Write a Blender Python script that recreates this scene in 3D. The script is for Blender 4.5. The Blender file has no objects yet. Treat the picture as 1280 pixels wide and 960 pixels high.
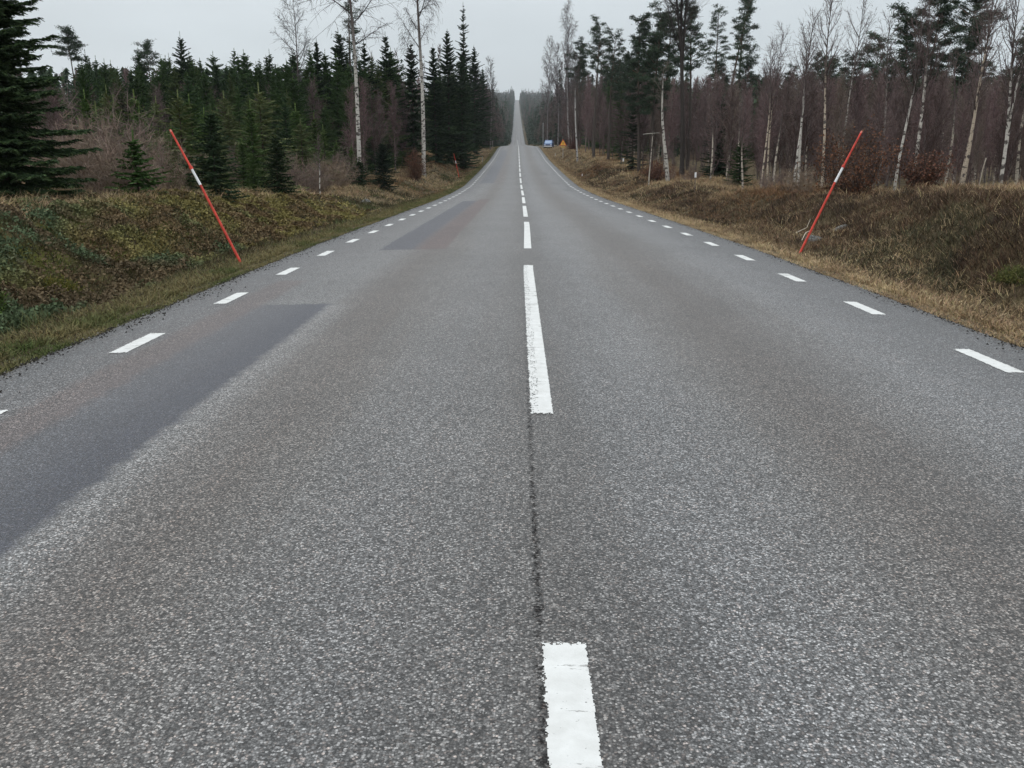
import bpy, bmesh, math, random
import numpy as np
from mathutils import Vector, Matrix

R = math.radians
sc = bpy.context.scene
COL = sc.collection

# ------------------------------------------------------------------ camera
CAM_H = 1.68
cam_d = bpy.data.cameras.new("camera")
cam_d.sensor_width = 36.0
cam_d.lens = 36.0 * 1118 / 1280
cam_d.clip_start = 0.05
cam_d.clip_end = 9000
cam = bpy.data.objects.new("camera", cam_d)
cam.location = (0, 0, CAM_H)
cam.rotation_euler = (R(90 - 14.06), 0, R(0.35))
COL.objects.link(cam)
sc.camera = cam

# ------------------------------------------------------------------ sky
SUN_EL, SUN_ROT = R(50), R(-40)
w = bpy.data.worlds.new("World")
sc.world = w
w.use_nodes = True
nt = w.node_tree
nt.nodes.clear()
wo = nt.nodes.new('ShaderNodeOutputWorld')
bg = nt.nodes.new('ShaderNodeBackground')
bg.inputs['Strength'].default_value = 0.1
sky = nt.nodes.new('ShaderNodeTexSky')
sky.sky_type = 'NISHITA'
sky.sun_disc = False
sky.sun_elevation = SUN_EL
sky.sun_rotation = SUN_ROT
sky.dust_density = 4.0
tc = nt.nodes.new('ShaderNodeTexCoord')
sep = nt.nodes.new('ShaderNodeSeparateXYZ')
nt.links.new(tc.outputs['Generated'], sep.inputs[0])
mr = nt.nodes.new('ShaderNodeMapRange')
mr.inputs['From Min'].default_value = -0.05
mr.inputs['From Max'].default_value = 1.0
mr.inputs['To Min'].default_value = 0.0
mr.inputs['To Max'].default_value = 1.0
nt.links.new(sep.outputs['Z'], mr.inputs['Value'])
rmp = nt.nodes.new('ShaderNodeValToRGB')           # overcast: brighter overhead than at the horizon
rmp.color_ramp.elements[0].color = (0.345, 0.37, 0.385, 1)
rmp.color_ramp.elements[1].color = (0.83, 0.87, 0.90, 1)
e = rmp.color_ramp.elements.new(0.16); e.color = (0.305, 0.335, 0.352, 1)
e = rmp.color_ramp.elements.new(0.34); e.color = (0.385, 0.41, 0.428, 1)
nt.links.new(mr.outputs[0], rmp.inputs[0])
cn = nt.nodes.new('ShaderNodeTexNoise')
cn.inputs['Scale'].default_value = 2.2
cn.inputs['Detail'].default_value = 5
cmap = nt.nodes.new('ShaderNodeMapping')
cmap.inputs['Scale'].default_value = (1, 1, 3)
nt.links.new(tc.outputs['Generated'], cmap.inputs[0])
nt.links.new(cmap.outputs[0], cn.inputs['Vector'])
cmr = nt.nodes.new('ShaderNodeMapRange')
cmr.inputs['From Min'].default_value = 0.25
cmr.inputs['From Max'].default_value = 0.75
cmr.inputs['To Min'].default_value = 18.8
cmr.inputs['To Max'].default_value = 24.2
nt.links.new(cn.outputs['Fac'], cmr.inputs['Value'])
sc1 = nt.nodes.new('ShaderNodeVectorMath'); sc1.operation = 'SCALE'
nt.links.new(rmp.outputs[0], sc1.inputs[0])
nt.links.new(cmr.outputs[0], sc1.inputs['Scale'])
mx = nt.nodes.new('ShaderNodeMix'); mx.data_type = 'RGBA'
mx.inputs[0].default_value = 0.94
nt.links.new(sky.outputs[0], mx.inputs[6])
nt.links.new(sc1.outputs[0], mx.inputs[7])
nt.links.new(mx.outputs[2], bg.inputs[0])
nt.links.new(bg.outputs[0], wo.inputs[0])

sd = bpy.data.lights.new("sun", 'SUN')
sd.energy = 0.5
sd.angle = R(50)
sd.color = (1.0, 0.98, 0.95)
sun = bpy.data.objects.new("sun", sd)
sun.rotation_euler = (R(40), 0, R(-40))
COL.objects.link(sun)

sc.view_settings.view_transform = 'Standard'
sc.view_settings.look = 'None'
sc.view_settings.gamma = 1
sc.view_settings.exposure = 0.0
sc.cycles.max_bounces = 5
sc.cycles.diffuse_bounces = 3
sc.cycles.glossy_bounces = 2
sc.cycles.transmission_bounces = 2
sc.cycles.transparent_max_bounces = 4
sc.cycles.volume_bounces = 0

# ------------------------------------------------------------------ helpers
def tag(o, label=None, cat=None, group=None, kind=None):
    if label: o['label'] = label
    if cat: o['category'] = cat
    if group: o['group'] = group
    if kind: o['kind'] = kind
    return o

def thing(name, label, cat, loc=(0, 0, 0), rz=0.0, group=None, scale=1.0, tilt=(0, 0)):
    o = bpy.data.objects.new(name, None)
    o.empty_display_size = 0.2
    COL.objects.link(o)
    o.location = loc
    o.rotation_euler = (tilt[0], tilt[1], rz)
    o.scale = (scale,) * 3 if not isinstance(scale, tuple) else scale
    return tag(o, label, cat, group)

def link(name, me, parent=None):
    o = bpy.data.objects.new(name, me)
    COL.objects.link(o)
    o.parent = parent
    return o

def mesh_np(name, V, Q=None, T=None, C=None, mat=None, smooth=False):
    V = np.asarray(V, dtype=np.float32).reshape(-1, 3)
    me = bpy.data.meshes.new(name)
    nq = 0 if Q is None else len(Q)
    ntr = 0 if T is None else len(T)
    idx = []
    if nq: idx.append(np.asarray(Q, dtype=np.int32).ravel())
    if ntr: idx.append(np.asarray(T, dtype=np.int32).ravel())
    idx = np.concatenate(idx)
    me.vertices.add(len(V))
    me.vertices.foreach_set('co', V.ravel())
    me.loops.add(len(idx))
    me.loops.foreach_set('vertex_index', idx)
    me.polygons.add(nq + ntr)
    ls = np.concatenate([np.arange(nq) * 4, nq * 4 + np.arange(ntr) * 3]).astype(np.int32)
    me.polygons.foreach_set('loop_start', ls)
    me.update(calc_edges=True)
    if C is not None:
        C = np.asarray(C, dtype=np.float32)
        if C.shape[-1] == 3:
            C = np.concatenate([C, np.ones((len(C), 1), np.float32)], 1)
        a = me.color_attributes.new('Col', 'FLOAT_COLOR', 'POINT')
        a.data.foreach_set('color', C.ravel())
    if smooth:
        me.polygons.foreach_set('use_smooth', np.ones(nq + ntr, bool))
    if mat: me.materials.append(mat)
    return me

class Buf:
    """collects quads and triangles with one colour per vertex"""
    def __init__(s):
        s.v, s.q, s.t, s.c, s.n = [], [], [], [], 0
    def add(s, V, Q=None, T=None, C=None):
        V = np.asarray(V, float).reshape(-1, 3)
        if Q is not None and len(Q): s.q.append(np.asarray(Q) + s.n)
        if T is not None and len(T): s.t.append(np.asarray(T) + s.n)
        s.v.append(V)
        C = np.asarray(C if C is not None else (1, 1, 1), float)
        if C.ndim == 1: C = np.tile(C, (len(V), 1))
        s.c.append(C)
        s.n += len(V)
    def ribbons(s, P0, P1, W0, W1, N, C):
        """flat tapered strips from P0 to P1; N = sideways unit vectors; C one colour per strip"""
        n = len(P0)
        if n == 0: return
        W0 = np.asarray(W0, float) * np.ones(n); W1 = np.asarray(W1, float) * np.ones(n)
        V = np.stack([P0 - N * W0[:, None], P0 + N * W0[:, None], P1 + N * W1[:, None], P1 - N * W1[:, None]], 1).reshape(-1, 3)
        Q = np.arange(n * 4).reshape(n, 4)
        C = np.asarray(C, float)
        if C.ndim == 1: C = np.tile(C, (n, 1))
        s.add(V, Q=Q, C=np.repeat(C, 4, 0))
    def tube(s, P, rad, col, n=7, wob=0.0, rng=None):
        P = np.asarray(P, float); rad = np.asarray(rad, float)
        m = len(P)
        a = np.arange(n) / n * 2 * math.pi
        ring = np.stack([np.cos(a), np.sin(a), np.zeros(n)], 1)
        V = []
        for i in range(m):
            d = P[min(i + 1, m - 1)] - P[max(i - 1, 0)]
            d = d / (np.linalg.norm(d) + 1e-9)
            u = np.cross(d, (0, 1, 0) if abs(d[1]) < .9 else (1, 0, 0)); u /= np.linalg.norm(u)
            v = np.cross(d, u)
            r = rad[i] * (1 + (wob * (rng.random(n) - .5) if rng is not None and wob else 0))
            V.append(P[i] + (u[None] * ring[:, :1] + v[None] * ring[:, 1:2]) * np.reshape(r * np.ones(n), (n, 1)))
        V = np.concatenate(V)
        Q = []
        for i in range(m - 1):
            for k in range(n):
                k2 = (k + 1) % n
                Q.append((i * n + k, i * n + k2, (i + 1) * n + k2, (i + 1) * n + k))
        col = np.asarray(col, float)
        if col.ndim == 2: col = np.repeat(col, n, 0)
        s.add(V, Q=Q, C=col)
    def mesh(s, name, mat, smooth=False):
        return mesh_np(name, np.concatenate(s.v), np.concatenate(s.q) if s.q else None,
                       np.concatenate(s.t) if s.t else None, np.concatenate(s.c), mat, smooth)

def unit(v):
    v = np.asarray(v, float)
    return v / (np.linalg.norm(v, axis=-1, keepdims=True) + 1e-9)

def rside(D, rng):
    """random unit vectors perpendicular to D"""
    return unit(np.cross(D, rng.normal(size=D.shape)))

def vnoise(x, y, seed=0):
    x = np.asarray(x, float); y = np.asarray(y, float)
    xi = np.floor(x); yi = np.floor(y); fx = x - xi; fy = y - yi
    fx = fx * fx * (3 - 2 * fx); fy = fy * fy * (3 - 2 * fy)
    def h(a, b):
        t = np.sin(a * 127.1 + b * 311.7 + seed * 74.7) * 43758.5453
        return t - np.floor(t)
    return (h(xi, yi) * (1 - fx) + h(xi + 1, yi) * fx) * (1 - fy) + (h(xi, yi + 1) * (1 - fx) + h(xi + 1, yi + 1) * fx) * fy

def smooth01(t):
    t = np.clip(t, 0, 1)
    return t * t * (3 - 2 * t)

# ------------------------------------------------------------------ materials
def mat(name):
    m = bpy.data.materials.new(name)
    m.use_nodes = True
    t = m.node_tree
    b = t.nodes['Principled BSDF']
    return m, t, b

def N(t, typ, **kw):
    n = t.nodes.new(typ)
    for k, v in kw.items():
        if k.startswith('i_'):
            n.inputs[k[2:].replace('_', ' ')].default_value = v
        else:
            setattr(n, k, v)
    return n

def math_n(t, op, a, b=None, clamp=False):
    n = t.nodes.new('ShaderNodeMath'); n.operation = op; n.use_clamp = clamp
    for i, v in enumerate((a, b)):
        if v is None: continue
        if isinstance(v, (int, float)): n.inputs[i].default_value = v
        else: t.links.new(v, n.inputs[i])
    return n.outputs[0]

def mixc(t, fac, a, b, mode='MIX'):
    n = t.nodes.new('ShaderNodeMix'); n.data_type = 'RGBA'; n.blend_type = mode
    for i, v in ((0, fac), (6, a), (7, b)):
        if isinstance(v, (int, float)): n.inputs[i].default_value = v
        elif isinstance(v, tuple): n.inputs[i].default_value = (*v, 1) if len(v) == 3 else v
        else: t.links.new(v, n.inputs[i])
    return n.outputs[2]

def mrange(t, v, a, b, c=0.0, d=1.0, smooth=False):
    n = t.nodes.new('ShaderNodeMapRange')
    if smooth: n.interpolation_type = 'SMOOTHSTEP'
    t.links.new(v, n.inputs['Value'])
    for k, x in zip(('From Min', 'From Max', 'To Min', 'To Max'), (a, b, c, d)): n.inputs[k].default_value = x
    return n.outputs[0]

def simple(name, col, rough=0.6, noise=0.15, scale=20.0, metal=0.0, spec=0.5):
    m, t, b = mat(name)
    ns = N(t, 'ShaderNodeTexNoise'); ns.inputs['Scale'].default_value = scale; ns.inputs['Detail'].default_value = 5
    co = N(t, 'ShaderNodeTexCoord'); t.links.new(co.outputs['Object'], ns.inputs['Vector'])
    f = mrange(t, ns.outputs['Fac'], 0.3, 0.7, 1 - noise, 1 + noise)
    sm = N(t, 'ShaderNodeVectorMath', operation='SCALE'); sm.inputs[0].default_value = col
    t.links.new(f, sm.inputs['Scale'])
    t.links.new(sm.outputs[0], b.inputs['Base Color'])
    b.inputs['Roughness'].default_value = rough
    b.inputs['Metallic'].default_value = metal
    b.inputs['Specular IOR Level'].default_value = spec
    return m

def attr_mat(name, rough=0.85, spec=0.15, trans=0.0, var=0.12, nscale=0.35):
    """vertex colours, each copy a little different from the next"""
    m, t, b = mat(name)
    a = N(t, 'ShaderNodeAttribute', attribute_name='Col')
    oi = N(t, 'ShaderNodeObjectInfo')
    f = mrange(t, oi.outputs['Random'], 0, 1, 1 - var, 1 + var)
    sm = N(t, 'ShaderNodeVectorMath', operation='SCALE')
    t.links.new(a.outputs['Color'], sm.inputs[0]); t.links.new(f, sm.inputs['Scale'])
    t.links.new(sm.outputs[0], b.inputs['Base Color'])
    b.inputs['Roughness'].default_value = rough
    b.inputs['Specular IOR Level'].default_value = spec
    return m

M_NEEDLE = attr_mat('conifer_needles', var=0.22)
M_TWIG = attr_mat('bare_twigs', rough=0.8, var=0.18)
M_BARK = attr_mat('rough_bark', rough=0.9, var=0.15)
M_LEAF = attr_mat('dead_beech_leaves', rough=0.7)
M_GRASS = attr_mat('ground_vegetation', rough=0.85, spec=0.1, var=0.0)

def birch_bark():
    m, t, b = mat('birch_bark')
    a = N(t, 'ShaderNodeAttribute', attribute_name='Col')
    co = N(t, 'ShaderNodeTexCoord'); oi = N(t, 'ShaderNodeObjectInfo')
    off = N(t, 'ShaderNodeVectorMath', operation='SCALE'); off.inputs[0].default_value = (13, 7, 31)
    t.links.new(oi.outputs['Random'], off.inputs['Scale'])
    ad = N(t, 'ShaderNodeVectorMath', operation='ADD')
    t.links.new(co.outputs['Object'], ad.inputs[0]); t.links.new(off.outputs[0], ad.inputs[1])
    mp = N(t, 'ShaderNodeMapping'); mp.inputs['Scale'].default_value = (4, 4, 7)
    t.links.new(ad.outputs[0], mp.inputs[0])
    n1 = N(t, 'ShaderNodeTexNoise'); n1.inputs['Scale'].default_value = 1.0; n1.inputs['Detail'].default_value = 4
    t.links.new(mp.outputs[0], n1.inputs['Vector'])
    mp2 = N(t, 'ShaderNodeMapping'); mp2.inputs['Scale'].default_value = (6, 6, 45)
    t.links.new(ad.outputs[0], mp2.inputs[0])
    n2 = N(t, 'ShaderNodeTexNoise'); n2.inputs['Scale'].default_value = 1.0; n2.inputs['Detail'].default_value = 2
    t.links.new(mp2.outputs[0], n2.inputs['Vector'])
    f = math_n(t, 'MAXIMUM', mrange(t, n1.outputs['Fac'], 0.52, 0.60), mrange(t, n2.outputs['Fac'], 0.62, 0.7, 0, 0.8))
    c = mixc(t, f, a.outputs['Color'], (0.07, 0.058, 0.05))
    t.links.new(c, b.inputs['Base Color'])
    b.inputs['Roughness'].default_value = 0.7
    return m
M_BIRCH = birch_bark()

# ------------------------------------------------------------------ lie of the land
_pd = np.array([-80, 0, 12, 20, 30, 39, 50, 60, 75, 98, 145, 214, 311, 450, 584, 806, 1019, 1500, 2097, 2140, 2260, 2600], float)
_pz = np.array([0, 0, -.01, -.03, -.13, -.22, -.33, -.37, -.31, .3, 1.75, 4.72, 6.4, 8.6, 11.3, 26, 42.8, 81, 132, 134, 128, 90], float)
_dd = np.arange(-80, 2600, 1.0)
_zz = np.interp(_dd, _pd, _pz)
def _sm(a, k):
    ker = np.hanning(k); ker /= ker.sum()
    return np.convolve(np.pad(a, k // 2, mode='edge'), ker, 'valid')
_z1 = _sm(_zz, 9)[:len(_dd)]; _z2 = _sm(_zz, 61)[:len(_dd)]
_wt = smooth01((_dd - 110) / 80)
_zz = _z1 * (1 - _wt) + _z2 * _wt
# road nodes along Y, shared by every surface lying on the road
RY = np.concatenate([np.arange(-12, 30, .25), np.arange(30, 100, .5), np.arange(100, 260, 2), np.arange(260, 2155, 15)])
RZ = np.interp(RY, _dd, _zz)
def prof(y): return np.interp(y, RY, RZ, left=0) + 0 * np.asarray(y, float) if np.max(y) < 2150 else np.interp(y, _dd, _zz)
def cxr(y): return 0.16 - 2.6 * smooth01((np.asarray(y, float) - 320) / 1700)
WL, WR = 4.60, 4.80          # tarmac half widths from the crown
CAMB = 0.022
def road_z(x, y): return prof(y) - CAMB * np.abs(x - cxr(y))

def bank_top(side, y):
    if side < 0: return np.interp(y, [-60, 0, 14, 24, 34, 46, 70, 110, 160, 220, 400], [.8, .8, .72, .62, .4, .2, .45, .75, .7, .2, .5])
    return np.interp(y, [-60, 0, 13, 22, 30, 45, 70, 110, 150, 190, 220, 400], [1.05, 1.08, 1.02, .8, .56, .28, .5, .8, .9, .3, .0, .5])

def ground_z(x, y):
    x = np.asarray(x, float); y = np.asarray(y, float)
    u = x - cxr(y); a = np.abs(u)
    edge = np.where(u < 0, WL, WR)
    s = a - edge                                  # distance beyond the tarmac
    h = np.where(u < 0, bank_top(-1, y), bank_top(1, y))
    base = -0.10
    z = base + np.where(s < 0.9, -0.02 - .05 * np.clip(s, 0, .9), 0)
    z = np.where(s >= .9, -0.165 - .2 * smooth01((s - .9) / .9), z)
    rise = smooth01((s - 1.7) / 2.9)
    z = z + rise * (h + .365)
    z = z + np.clip(s - 4.6, 0, 200) * .004
    lump = smooth01((s - .7) / 1.2)
    near = np.clip(1 - y / 200, .25, 1)
    z = z + lump * near * ((vnoise(x * 1.1, y * 1.1, 3) - .5) * .34 + (vnoise(x * 2.7, y * 2.7, 5) - .5) * .22 + (vnoise(x * .3, y * .22, 9) - .5) * .4)
    z = z + np.where(u > 0, .16, .06) * near * smooth01((s - 1.0) / .8) * smooth01((vnoise(x * .55 + 3, y * .24, 51) * .75 + vnoise(x * 1.5, y * .8, 53) * .25 - .44) / .1)
    z = z + smooth01(s / .4) * (vnoise(x * 5, y * 5, 7) - .5) * .03
    p = np.where(y < 2140, np.interp(y, _dd, _zz), np.interp(y, _dd, _zz))
    under = s < 0.0
    z = np.where(under, -0.07 - CAMB * a, z)
    z = np.where((s >= 0) & (s < .15), base - 0.012 + .0 * s, z)
    return z + p

def patch(x, y): return vnoise(x * .55 + 3, y * .24, 51) * .75 + vnoise(x * 1.5, y * .8, 53) * .25
def gz(x, y): return float(ground_z(x, y))
def X_at(px, Y): return (px - 647) * Y * 0.97 / 1118

# ------------------------------------------------------------------ terrain
xs = np.concatenate([[-1500, -1000, -600, -350, -200, -130, -90, -65, -48, -38, -30, -25], np.arange(-22, -14, .8), np.arange(-14, -4.9, .16),
                     [-4.75, -4.6, -4.44, -4.3, -2, .16, 2, 4.7, 4.85, 4.96, 5.1], np.arange(5.2, 14, .16), np.arange(14, 22, .8),
                     [25, 30, 38, 48, 65, 90, 130, 200, 350, 600, 1000, 1500]])
ys = np.concatenate([np.arange(-50, -6, 4), np.arange(-6, 36, .22), np.arange(36, 90, .8), np.arange(90, 260, 3), np.arange(260, 2600, 20)])
GX, GY = np.meshgrid(xs, ys)
GXr = GX + np.where(np.abs(GX) < 30, cxr(GY) - .16, 0)
GZ = ground_z(GXr, GY)
nx, ny = len(xs), len(ys)
ii = np.arange(nx * ny).reshape(ny, nx)
Q = np.stack([ii[:-1, :-1].ravel(), ii[:-1, 1:].ravel(), ii[1:, 1:].ravel(), ii[1:, :-1].ravel()], 1)

def ground_mat():
    m, t, b = mat('forest_ground')
    g = N(t, 'ShaderNodeNewGeometry')
    sp = N(t, 'ShaderNodeSeparateXYZ'); t.links.new(g.outputs['Position'], sp.inputs[0])
    def noise(s, d=6, rough=.6):
        n = N(t, 'ShaderNodeTexNoise'); n.inputs['Scale'].default_value = s; n.inputs['Detail'].default_value = d
        n.inputs['Roughness'].default_value = rough
        t.links.new(g.outputs['Position'], n.inputs['Vector']); return n.outputs['Fac']
    r = N(t, 'ShaderNodeValToRGB'); cr = r.color_ramp
    cr.elements[0].position = .3; cr.elements[0].color = (.028, .022, .014, 1)
    cr.elements[1].position = .72; cr.elements[1].color = (.16, .115, .065, 1)
    for p, c in ((.42, (.06, .045, .027)), (.5, (.095, .075, .042)), (.6, (.14, .105, .062))):
        e = cr.elements.new(p); e.color = (*c, 1)
    t.links.new(noise(1.7, 9, .72), r.inputs[0])
    # moss on the left-hand bank
    lf = math_n(t, 'MULTIPLY', mrange(t, sp.outputs['X'], -6.2, -7.2, 0, 1), mrange(t, sp.outputs['X'], -11.5, -9.5, 0, 1))
    lf = math_n(t, 'MULTIPLY', lf, mrange(t, sp.outputs['Y'], 45, 30, 0, 1))
    mf = math_n(t, 'MULTIPLY', lf, mrange(t, noise(.9, 5), .4, .55))
    c = mixc(t, mf, r.outputs[0], (.1, .1, .028))
    # gritty soil beside the tarmac
    ax = math_n(t, 'ABSOLUTE', math_n(t, 'SUBTRACT', sp.outputs['X'], 0.26))
    edge = math_n(t, 'ADD', ax, mrange(t, noise(2.5, 4), .3, .7, -.25, .25))
    ef = mrange(t, edge, 4.75, 5.1, 1, 0)
    c = mixc(t, ef, c, (.075, .07, .055))
    t.links.new(c, b.inputs['Base Color'])
    b.inputs['Roughness'].default_value = .95
    b.inputs['Specular IOR Level'].default_value = .1
    bp = N(t, 'ShaderNodeBump'); bp.inputs['Strength'].default_value = .8; bp.inputs['Distance'].default_value = .06
    t.links.new(noise(9, 8, .7), bp.inputs['Height']); t.links.new(bp.outputs[0], b.inputs['Normal'])
    return m
tag(link('ground', mesh_np('ground', np.stack([GXr, GY, GZ], -1).reshape(-1, 3), Q=Q, mat=ground_mat(), smooth=True)), kind='structure')

# ------------------------------------------------------------------ road
def asphalt():
    m, t, b = mat('worn_asphalt')
    g = N(t, 'ShaderNodeNewGeometry')
    sp = N(t, 'ShaderNodeSeparateXYZ'); t.links.new(g.outputs['Position'], sp.inputs[0])
    X, Y = sp.outputs['X'], sp.outputs['Y']
    def noise(s, d=5, rough=.6, vec=None):
        n = N(t, 'ShaderNodeTexNoise'); n.inputs['Scale'].default_value = s; n.inputs['Detail'].default_value = d
        n.inputs['Roughness'].default_value = rough
        t.links.new(vec or g.outputs['Position'], n.inputs['Vector']); return n.outputs['Fac']
    def stretch(sx, sy):
        mp = N(t, 'ShaderNodeMapping'); mp.inputs['Scale'].default_value = (sx, sy, 1)
        t.links.new(g.outputs['Position'], mp.inputs[0]); return mp.outputs[0]
    broad = noise(.35, 4)
    streak = noise(1.0, 5, .6, stretch(1.6, .12))
    # worn and unworn bands across the lanes
    xw = math_n(t, 'ADD', X, mrange(t, streak, .3, .7, -.22, .22))
    r = N(t, 'ShaderNodeValToRGB'); cr = r.color_ramp; cr.interpolation = 'B_SPLINE'
    stops = [(-4.6, (.115, .118, .122)), (-4.0, (.12, .122, .126)), (-3.5, (.135, .132, .133)), (-2.9, (.165, .166, .167)), (-2.35, (.178, .178, .177)),
             (-1.75, (.112, .096, .085)), (-1.2, (.145, .139, .132)), (-.65, (.165, .165, .167)), (-.1, (.135, .13, .125)), (.2, (.105, .1, .096)), (.5, (.135, .134, .134)),
             (1.0, (.182, .184, .188)), (1.5, (.15, .145, .14)), (2.1, (.106, .093, .084)), (2.7, (.14, .136, .133)), (3.3, (.185, .187, .191)),
             (3.85, (.14, .142, .146)), (4.4, (.118, .12, .124)), (4.9, (.11, .112, .115))]
    while len(cr.elements) < len(stops): cr.elements.new(.5)
    for e, (p, c) in zip(cr.elements, stops):
        e.position = (p + 5) / 10; e.color = (*c, 1)
    t.links.new(mrange(t, xw, -5, 5), r.inputs[0])
    col = r.outputs[0]
    # laid patches: (x0,x1,y0,y1, slant, colour, amount)
    jx = mrange(t, noise(6, 4), .3, .7, -.04, .04)
    def box(x0, x1, y0, y1, soft=.03, softx1=None, slant=0.0):
        xx = math_n(t, 'ADD', X, jx)
        if slant: xx = math_n(t, 'ADD', xx, math_n(t, 'MULTIPLY', Y, slant))
        a = mrange(t, xx, x0 - soft, x0 + soft); c = mrange(t, xx, x1 - (softx1 or soft), x1 + (softx1 or soft), 1, 0)
        yy = math_n(t, 'ADD', Y, jx)
        d = mrange(t, yy, y0 - soft, y0 + soft); e_ = mrange(t, yy, y1 - soft, y1 + soft, 1, 0)
        return math_n(t, 'MULTIPLY', math_n(t, 'MULTIPLY', a, c), math_n(t, 'MULTIPLY', d, e_))
    blue, red = (.056, .06, .077), (.135, .107, .102)
    grain = noise(70, 3, .7)
    worn = mrange(t, grain, .3, .5, .5, 1.0)
    pb = box(-3.4, -2.31, -20, 11.1, .02, .06); fade = mrange(t, X, -3.3, -2.55, .5, 1.0)
    pbf = math_n(t, 'MULTIPLY', math_n(t, 'MULTIPLY', pb, fade), worn)
    col = mixc(t, pbf, col, blue)
    stripe = math_n(t, 'MULTIPLY', box(-2.33, -2.1, -20, 11.0, .05, .12), .55)
    col = mixc(t, stripe, col, (.24, .24, .24))
    ps = box(-3.62, -3.2, -20, 13.5, .06)
    col = mixc(t, math_n(t, 'MULTIPLY', ps, .75), col, (.132, .108, .103))
    col = mixc(t, math_n(t, 'MULTIPLY', box(-2.8, -2.05, 18.2, 47, .03, .12), .95), col, (.068, .07, .086))
    col = mixc(t, math_n(t, 'MULTIPLY', box(-2.07, -1.45, 18.2, 49, .12, .03), .95), col, (.108, .076, .071))
    col = mixc(t, math_n(t, 'MULTIPLY', box(-3.3, -2.0, 79, 190, .1), .8), col, (.09, .095, .115))
    col = mixc(t, math_n(t, 'MULTIPLY', box(-2.1, -1.2, 79, 150, .1), .4), col, (.15, .125, .118))
    for (a0, a1, b0, b1) in ((2.5, 3.2, 96, 101), (3.3, 3.9, 64, 69), (3.0, 3.6, 77, 81), (-1.6, -.8, 118, 124)):
        col = mixc(t, math_n(t, 'MULTIPLY', box(a0, a1, b0, b1, .06), .6), col, (.085, .085, .09))
    # dark joint beside the centre line
    jw = math_n(t, 'ADD', X, mrange(t, noise(14, 6, .8), .25, .75, -.03, .03))
    jd = math_n(t, 'ABSOLUTE', math_n(t, 'SUBTRACT', jw, .082))
    jf = mrange(t, jd, .004, .022, 1, 0)
    jf = math_n(t, 'MULTIPLY', jf, mrange(t, noise(16, 6, .8), .45, .5, .0, 1))
    jf = math_n(t, 'MULTIPLY', jf, mrange(t, Y, 12, 4.5, 0, 1))
    # large soft staining
    st = mrange(t, broad, .3, .7, .9, 1.1)
    st2 = mrange(t, noise(1.3, 6, .65), .3, .7, .92, 1.08)
    # stones in the surface
    def cells(scale):
        v = N(t, 'ShaderNodeTexVoronoi'); v.inputs['Scale'].default_value = scale; v.inputs['Randomness'].default_value = 1
        t.links.new(g.outputs['Position'], v.inputs['Vector']); return v
    v1 = cells(116); v2 = cells(230)
    s1 = N(t, 'ShaderNodeSeparateColor'); t.links.new(v1.outputs['Color'], s1.inputs[0])
    s2 = N(t, 'ShaderNodeSeparateColor'); t.links.new(v2.outputs['Color'], s2.inputs[0])
    k1 = N(t, 'ShaderNodeValToRGB'); c1 = k1.color_ramp
    c1.elements[0].color = (.16, .16, .16, 1); c1.elements[1].color = (2.75, 2.7, 2.65, 1)
    for p, v in ((.3, .5), (.62, .86), (.84, 1.6), (.94, 2.5)):
        e = c1.elements.new(p); e.color = (v, v, v, 1)
    t.links.new(s1.outputs[0], k1.inputs[0])
    k2 = mrange(t, s2.outputs[1], 0, 1, .62, 1.38)
    gap = mrange(t, v1.outputs['Distance'], .0, .75, 1.2, .42)
    f = math_n(t, 'MULTIPLY', math_n(t, 'MULTIPLY', st, st2), math_n(t, 'MULTIPLY', k2, gap))
    f = math_n(t, 'MULTIPLY', f, 1.13)
    stone = mixc(t, mrange(t, pbf, 0, 1, 1, .38), (1, 1, 1), k1.outputs[0])
    col = mixc(t, 1.0, col, stone, 'MULTIPLY')
    # a few warm and cool stones
    tint = mixc(t, mrange(t, s1.outputs[2], .8, .86, 0, .5), (1.005, 1, .99), (1.22, .98, .86))
    col = mixc(t, 1.0, col, tint, 'MULTIPLY')
    sm = N(t, 'ShaderNodeVectorMath', operation='SCALE')
    t.links.new(col, sm.inputs[0]); t.links.new(f, sm.inputs['Scale'])
    # holes crumbled out of the edge of the tarmac
    en = noise(20, 3, .6)
    ex = math_n(t, 'ABSOLUTE', math_n(t, 'SUBTRACT', X, .26))
    ef = math_n(t, 'MULTIPLY', mrange(t, ex, 4.25, 4.75, 0, 1), mrange(t, en, .585, .61, 0, 1))
    cfin = mixc(t, math_n(t, 'MULTIPLY', jf, .6), sm.outputs[0], (.012, .012, .013))
    cfin = mixc(t, ef, cfin, (.02, .019, .017))
    t.links.new(cfin, b.inputs['Base Color'])
    b.inputs['Roughness'].default_value = .52
    t.links.new(mrange(t, math_n(t, 'MAXIMUM', jf, ef), 0, 1, .5, .0), b.inputs['Specular IOR Level'])
    bp = N(t, 'ShaderNodeBump'); bp.inputs['Strength'].default_value = .4; bp.inputs['Distance'].default_value = .0035
    hh = math_n(t, 'SUBTRACT', s1.outputs[1], math_n(t, 'MULTIPLY', v1.outputs['Distance'], 1.4))
    t.links.new(hh, bp.inputs['Height']); t.links.new(bp.outputs[0], b.inputs['Normal'])
    return m

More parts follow.
